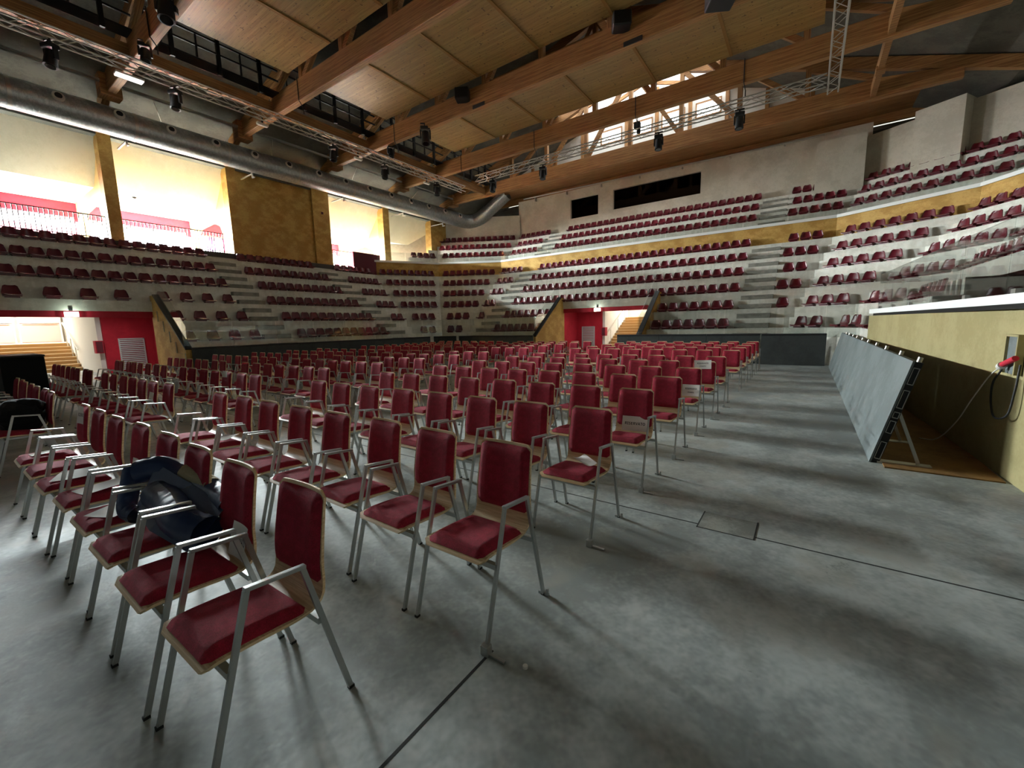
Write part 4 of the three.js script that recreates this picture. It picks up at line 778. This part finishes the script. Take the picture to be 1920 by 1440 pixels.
// ---------------------------------------------------------------- stadium seats on the terraces
const SP = [[0.2, 0.075], [0.17, 0.092], [0.05, 0.08], [-0.08, 0.072], [-0.15, 0.09], [-0.185, 0.14], [-0.2, 0.22], [-0.215, 0.31], [-0.235, 0.4]];
const seatShell = smooth(bent(SP, 0, 1, 20, s => 0.205 - 0.05 * ss(0.62, 1, s), 8, () => -0.008, () => 0.008, 0.05, (s, t) => 0.045 * t * t * (0.4 + 0.6 * ss(0.3, 0.6, s))), 1.2);
const seatFoot = mg([box(-0.15, 0, -0.12, 0.15, 0.075, 0.05), box(-0.19, 0.05, -0.1, 0.19, 0.075, 0.19)]);
const seatProto = new THREE.Group(); seatProto.name = 'stadium_seat';
mesh('shell', seatShell, M.shell, seatProto); mesh('mount', seatFoot, M.shell, seatProto);
const seats = [];
for (let k = 1; k <= 9; k++) {
  const P = ring(rowO(k) + 0.06), y = rowY(k);
  for (let i = 0; i < 7; i++) for (const [a, b] of pieces(P, i, k)) {
    const dx = b[0] - a[0], dz = b[1] - a[1], len = Math.hypot(dx, dz), turn = Math.atan2(-dz / len, dx / len);
    const put = (lo, hi, pitch) => {
      const n = Math.floor((hi - lo + 0.02) / pitch); if (n < 1) return; const gap = (hi - lo - n * pitch) / 2;
      for (let j = 0; j < n; j++) { const s = lo + gap + (j + 0.5) * pitch; seats.push([a[0] + dx * s / len, y, a[1] + dz * s / len, turn + rr(-0.02, 0.02), k, i]); }
    };
    const cuts = AISLE.filter(A => A[0] === i).map(A => aisleRange(A, k)).map(([u, w]) => i === 3 ? [u - a[0], w - a[0]] : [a[1] - w, a[1] - u]).filter(([u, w]) => w > 0 && u < len).sort((p, q) => p[0] - q[0]);
    let from = 0.12; const spans = [];
    for (const [u, w] of cuts) { if (u - from > 0.3) spans.push([from, u]); from = w + 0.05; }
    spans.push([from, len - 0.12]);
    for (const [u, w] of spans) {
      let pitch = 0.44;
      if (i === 0) {
        const zm = a[1] - (u + w) / 2;
        if (k <= 2 && zm > -6.9) pitch = 0.74;
        if (k === 3 && zm > -6.9) { put(u, a[1] - EX.side[0], 0.86); put(a[1] - EX.side[0], w, 0.74); continue; }
      } else if (i === 1 || i === 2) pitch = k <= 2 ? 0.49 : 0.46; else if (i === 6) pitch = 0.47; else if (i === 4 || i === 5) pitch = 0.5;
      put(u, w, pitch);
    }
  }
}
const eye = camera.position;
const shown = seats.filter(s => onScreen(s[0], s[1] + 0.2, s[2], 0.03) && !(s[5] === 6 && s[2] > -8)).sort((p, q) => Math.hypot(p[0] - eye.x, p[1] - eye.y, p[2] - eye.z) - Math.hypot(q[0] - eye.x, q[1] - eye.y, q[2] - eye.z));
const standWord = i => i === 0 ? 'gallery stand' : i === 1 ? 'gallery corner stand' : i === 2 ? 'back corner stand' : i === 3 ? 'back stand' : i === 4 ? 'bright corner stand' : i === 5 ? 'barrier corner stand' : 'stand above the yellow wall';
const rowWord = ['', 'lowest', 'second', 'third', 'fourth', 'fifth', 'sixth', 'lowest upper', 'middle upper', 'topmost upper'];
const countIn = {};
seats.forEach(q => { const key = `${q[4]},${q[5]}`; (countIn[key] ??= []).push(q); });
for (const l of Object.values(countIn)) { const i = l[0][5]; l.sort((p, q) => i === 0 ? p[2] - q[2] : i === 6 ? p[2] - q[2] : p[0] - q[0]); l.forEach((q, n) => q.push(n + 1)); }
const endWord = ['the corner', 'the gallery', 'the gallery corner seats', 'the gallery corner', 'the back stand', 'the back stand', 'the corner'];
shown.slice(0, 300).forEach(([x, y, z, t, k, i, n]) => {
  const s = copyOf(seatProto, [x, y, z], t);
  tag(s, `dark red shell seat, ${rowWord[k]} row, ${standWord(i)}, ${ordinal(n)} from ${endWord[i]}`, 'stadium seat', `${rowWord[k]} row seats of the ${standWord(i)}`);
});
{
  const rest = shown.slice(300), g = mg([seatShell.clone(), seatFoot.clone()]), im = new THREE.InstancedMesh(g, M.shell, rest.length), m = new THREE.Matrix4();
  rest.forEach(([x, y, z, t], i) => im.setMatrixAt(i, m.makeRotationY(t).setPosition(x, y, z)));
  im.name = 'stadium_seating'; im.castShadow = im.receiveShadow = true; tag(im, 'dark red plastic shell seats in the more distant rows of the stands', 'seating', null, 'stuff'); scene.add(im);
}

// ---------------------------------------------------------------- things left on the chairs
function signTexture(lines, w = 512, h = 300) {
  const c = document.createElement('canvas'); c.width = w; c.height = h; const x = c.getContext('2d');
  x.fillStyle = '#ece8e0'; x.fillRect(0, 0, w, h); x.fillStyle = '#2a2a2c'; x.textAlign = 'center'; x.textBaseline = 'middle';
  lines.forEach(([t, y, s]) => { x.font = `bold ${s}px sans-serif`; x.fillText(t, w / 2, y * h); });
  const t = new THREE.CanvasTexture(c); t.colorSpace = THREE.SRGBColorSpace; return t;
}
const signM = S({ map: signTexture([['RISERVATO', 0.5, 78]]), roughness: 0.9 }), sign2M = S({ map: signTexture([['RISERVATO', 0.36, 64], ['STAMPA', 0.68, 48]]), roughness: 0.9 });
function sheetGeo(w, h, curl = 0.01, n = 8) {   // a sheet of paper lying in x-y, slightly curled, with its own thickness
  const a = new THREE.PlaneGeometry(w, h, n, n), p = a.attributes.position;
  for (let i = 0; i < p.count; i++) { const u = p.getX(i) / w, v = p.getY(i) / h; p.setZ(i, curl * (4 * u * u - 0.3) + curl * 0.6 * v * u); }
  a.computeVertexNormals(); return a;
}
function sign(key, label, pos, rot, size, m) {
  const c = chairAt[key]; if (!c) return;
  const o = new THREE.Mesh(sheetGeo(size[0], size[1], 0.008), m); o.name = numbered('reserved_sign'); o.castShadow = o.receiveShadow = true;
  o.position.set(c.position.x + pos[0], pos[1], c.position.z + pos[2]); o.rotation.set(...rot); scene.add(o); tag(o, label, 'paper sign');
}
const lean = -0.16;
sign('3,0,0', 'white reserved sign leaning on the backrest of a row end chair', [0.02, 0.535, -0.175], [-0.28, 0.08, 0.03], [0.26, 0.15], signM);
relabel('3,0,0', 'crimson row end armchair with a white reserved sign leaning on its seat back');
sign('5,0,0', 'white two line sign low on the backrest of a row end chair', [0.06, 0.56, -0.165], [-0.24, 0, 0], [0.24, 0.17], sign2M);
relabel('5,0,0', 'crimson row end armchair with a two line sign low on its back');
sign('6,0,0', 'white sign hung over the top of a row end chair back', [-0.02, 0.83, -0.223], [lean, 0, 0.04], [0.27, 0.15], sign2M);
relabel('6,0,0', 'crimson row end armchair with a white sign hung over its top edge');
sign('0,0,1', 'white reserved sign hanging at the low corner of a front row backrest', [0.13, 0.54, -0.172], [-0.2, 0.1, -0.12], [0.13, 0.17], signM);
relabel('0,0,1', 'crimson front row armchair with a sign at its back, next to the blue coat');
sign('0,0,4', 'white reserved sign on a front row backrest behind the blue coat', [0.06, 0.55, -0.17], [-0.2, 0.1, -0.05], [0.11, 0.2], signM);
sign('0,0,7', 'white reserved sign over the top corner of the last front row chair', [0.06, 0.8, -0.215], [lean, 0.05, 0.03], [0.2, 0.17], signM);
sign('1,1,1', 'pale green tinted paper sign on a middle block backrest', [0.08, 0.62, -0.18], [-0.2, 0.1, -0.06], [0.14, 0.24], signM);
sign('2,1,2', 'white paper folded over the top of a middle block chair', [0, 0.845, -0.222], [lean, 0, 0.02], [0.2, 0.11], M.paper);
function paper(key, label, dx, dz, yaw, size = [0.21, 0.29], curl = 0.006, lift = 0) {
  const c = chairAt[key]; if (!c) return;
  const o = new THREE.Mesh(sheetGeo(size[0], size[1], curl).rotateX(-Math.PI / 2), M.paper); o.name = numbered('paper_sheet'); o.castShadow = o.receiveShadow = true;
  o.position.set(c.position.x + dx, 0.487 + lift - 0.02 * (dz < -0.05), c.position.z + dz); o.rotation.set(0.03, yaw, 0); scene.add(o); tag(o, label, 'paper');
}
paper('0,0,3', 'white paper sheet on a front row seat next to the blue coat', 0.02, 0.02, 0.5);
paper('0,0,4', 'white paper sheet on the front row seat two places past the coat', 0.0, 0.0, 0.2, [0.19, 0.27]);
paper('0,0,5', 'white paper sheet lying across a front row seat near the row end sign', -0.02, 0.03, 1.2);
paper('0,0,7', 'narrow white paper on the last front row seat', 0, 0.02, 0.1, [0.12, 0.25]);
paper('2,0,0', 'folded pinkish leaflet on a row end seat', 0.02, -0.09, 0.9, [0.11, 0.22], 0.02, 0.02);
paper('2,0,1', 'white leaflet on the seat beside the folded leaflet', 0.05, 0.0, 0.4, [0.15, 0.21]);
paper('1,0,6', 'white leaflet on a second row seat near the middle aisle', 0.03, -0.05, 0.7, [0.15, 0.21], 0.015, 0.01);
paper('2,0,4', 'white leaflet on a third row seat', 0, 0.0, 0.2, [0.15, 0.21]);
{ // loose paper on the floor
  const o = tag(mesh('paper_sheet', sheetGeo(0.2, 0.28, 0.003).rotateX(-Math.PI / 2), M.paper), 'white paper sheet on the floor under the third row', 'paper'); o.position.set(-1.5, 0.006, -0.75); o.rotation.y = 0.5;
}
{ // navy coat over the front row
  const t = thing('folded_coat', 'dark navy leather coat slumped over two front row seats and an armrest', 'coat', [-1.6, 0.47, 0.56]);
  const fold = (pts, r, fl, n = 40) => { const g = new THREE.TubeGeometry(new THREE.CatmullRomCurve3(pts.map(v3)), n, r, 14); const p = g.attributes.position; for (let i = 0; i < p.count; i++) { const k = Math.sin(i * 12.9898) * 43758.5453; p.setY(i, p.getY(i) + (k - Math.floor(k) - 0.5) * 0.006); } g.computeVertexNormals(); g.scale(1, fl, 1); return g; };
  mesh('body', [fold([[-0.58, 0.24, 0.14], [-0.5, 0.26, 0.06], [-0.3, 0.2, -0.02], [0, 0.17, -0.05], [0.28, 0.15, -0.04]], 0.075, 1)], M.leather, t);
  mesh('skirt', [fold([[-0.35, 0.14, 0.12], [-0.1, 0.13, 0.13], [0.12, 0.1, 0.15], [0.3, 0.07, 0.1]], 0.085, 1), strip([[-0.45, 0.3, 0.08], [-0.1, 0.22, 0.02], [0.3, 0.18, 0.0]], [[-0.4, 0.08, 0.22], [-0.05, 0.05, 0.25], [0.36, 0.02, 0.2]])], M.leather, t);
  mesh('sleeve', [fold([[-0.62, 0.26, 0.16], [-0.56, 0.16, 0.2], [-0.48, 0.06, 0.24], [-0.38, 0.04, 0.22]], 0.05, 1)], M.leather, t);
  mesh('lining', [fold([[-0.28, 0.25, -0.01], [-0.12, 0.225, -0.035], [0.0, 0.205, -0.045]], 0.05, 1)], M.lining, t, 'pale beige lining');
  relabel('0,0,2', 'crimson front row armchair half covered by the navy coat');
}
{ // black coat and black flight case beyond the middle aisle
  const lump = (pos, sc, sd) => { const g = new THREE.IcosahedronGeometry(1, 4), p = g.attributes.position; for (let i = 0; i < p.count; i++) { const x = p.getX(i), y = p.getY(i), z = p.getZ(i), k = 1 + 0.09 * Math.sin(5 * x + sd) * Math.cos(4 * z - sd) + 0.06 * Math.sin(9 * y + 3 * x); p.setXYZ(i, x * sc[0] * k, Math.max(-0.75, y) * sc[1] * k, z * sc[2] * k); } g.computeVertexNormals(); return g.translate(...pos); };
  const c = chairAt['0,1,0'];
  const t = thing('black_coat', 'black coat heaped on a front row seat of the middle block', 'coat', c ? [c.position.x - 0.25, 0.6, c.position.z + 0.0] : [-6.7, 0.6, 0.76]);
  mesh('body', [lump([0, 0, 0], [0.36, 0.2, 0.22], 1)], M.blackCloth, t); mesh('hood', [lump([0.1, 0.12, -0.08], [0.16, 0.1, 0.13], 2)], M.blackCloth, t);
  if (c) { c.userData.label = 'crimson front row armchair of the middle block under a black coat'; delete c.userData.group; }
  const f = thing('flight_case', 'tall black flight case standing in the aisle before the side passage', 'case', [-10.9, 0, 0.36]);
  mesh('body', [rbox(-0.6, 0.08, -0.3, 0.6, 1.2, 0.24, 0.02)], M.drape, f); mesh('lid', [rbox(-0.61, 1.2, -0.31, 0.61, 1.24, 0.25, 0.015)], M.black, f);
  for (const [x, z] of [[-0.5, -0.22], [0.5, -0.22], [-0.5, 0.18], [0.5, 0.18]]) mesh('caster', [cyl([x - 0.02, 0.04, z], [x + 0.02, 0.04, z], 0.04, 12), box(x - 0.025, 0.05, z - 0.025, x + 0.025, 0.09, z + 0.025)], M.black, f);
}
{ // tiny white cap on the floor by the front chair
  const t = tag(mesh('bottle_cap', [cyl([0.2, 0, -0.02], [0.2, 0.012, -0.02], 0.012, 12)], M.paper), 'tiny white cap on the concrete beside a chair foot', 'cap');
}
renderer.render(scene, camera);
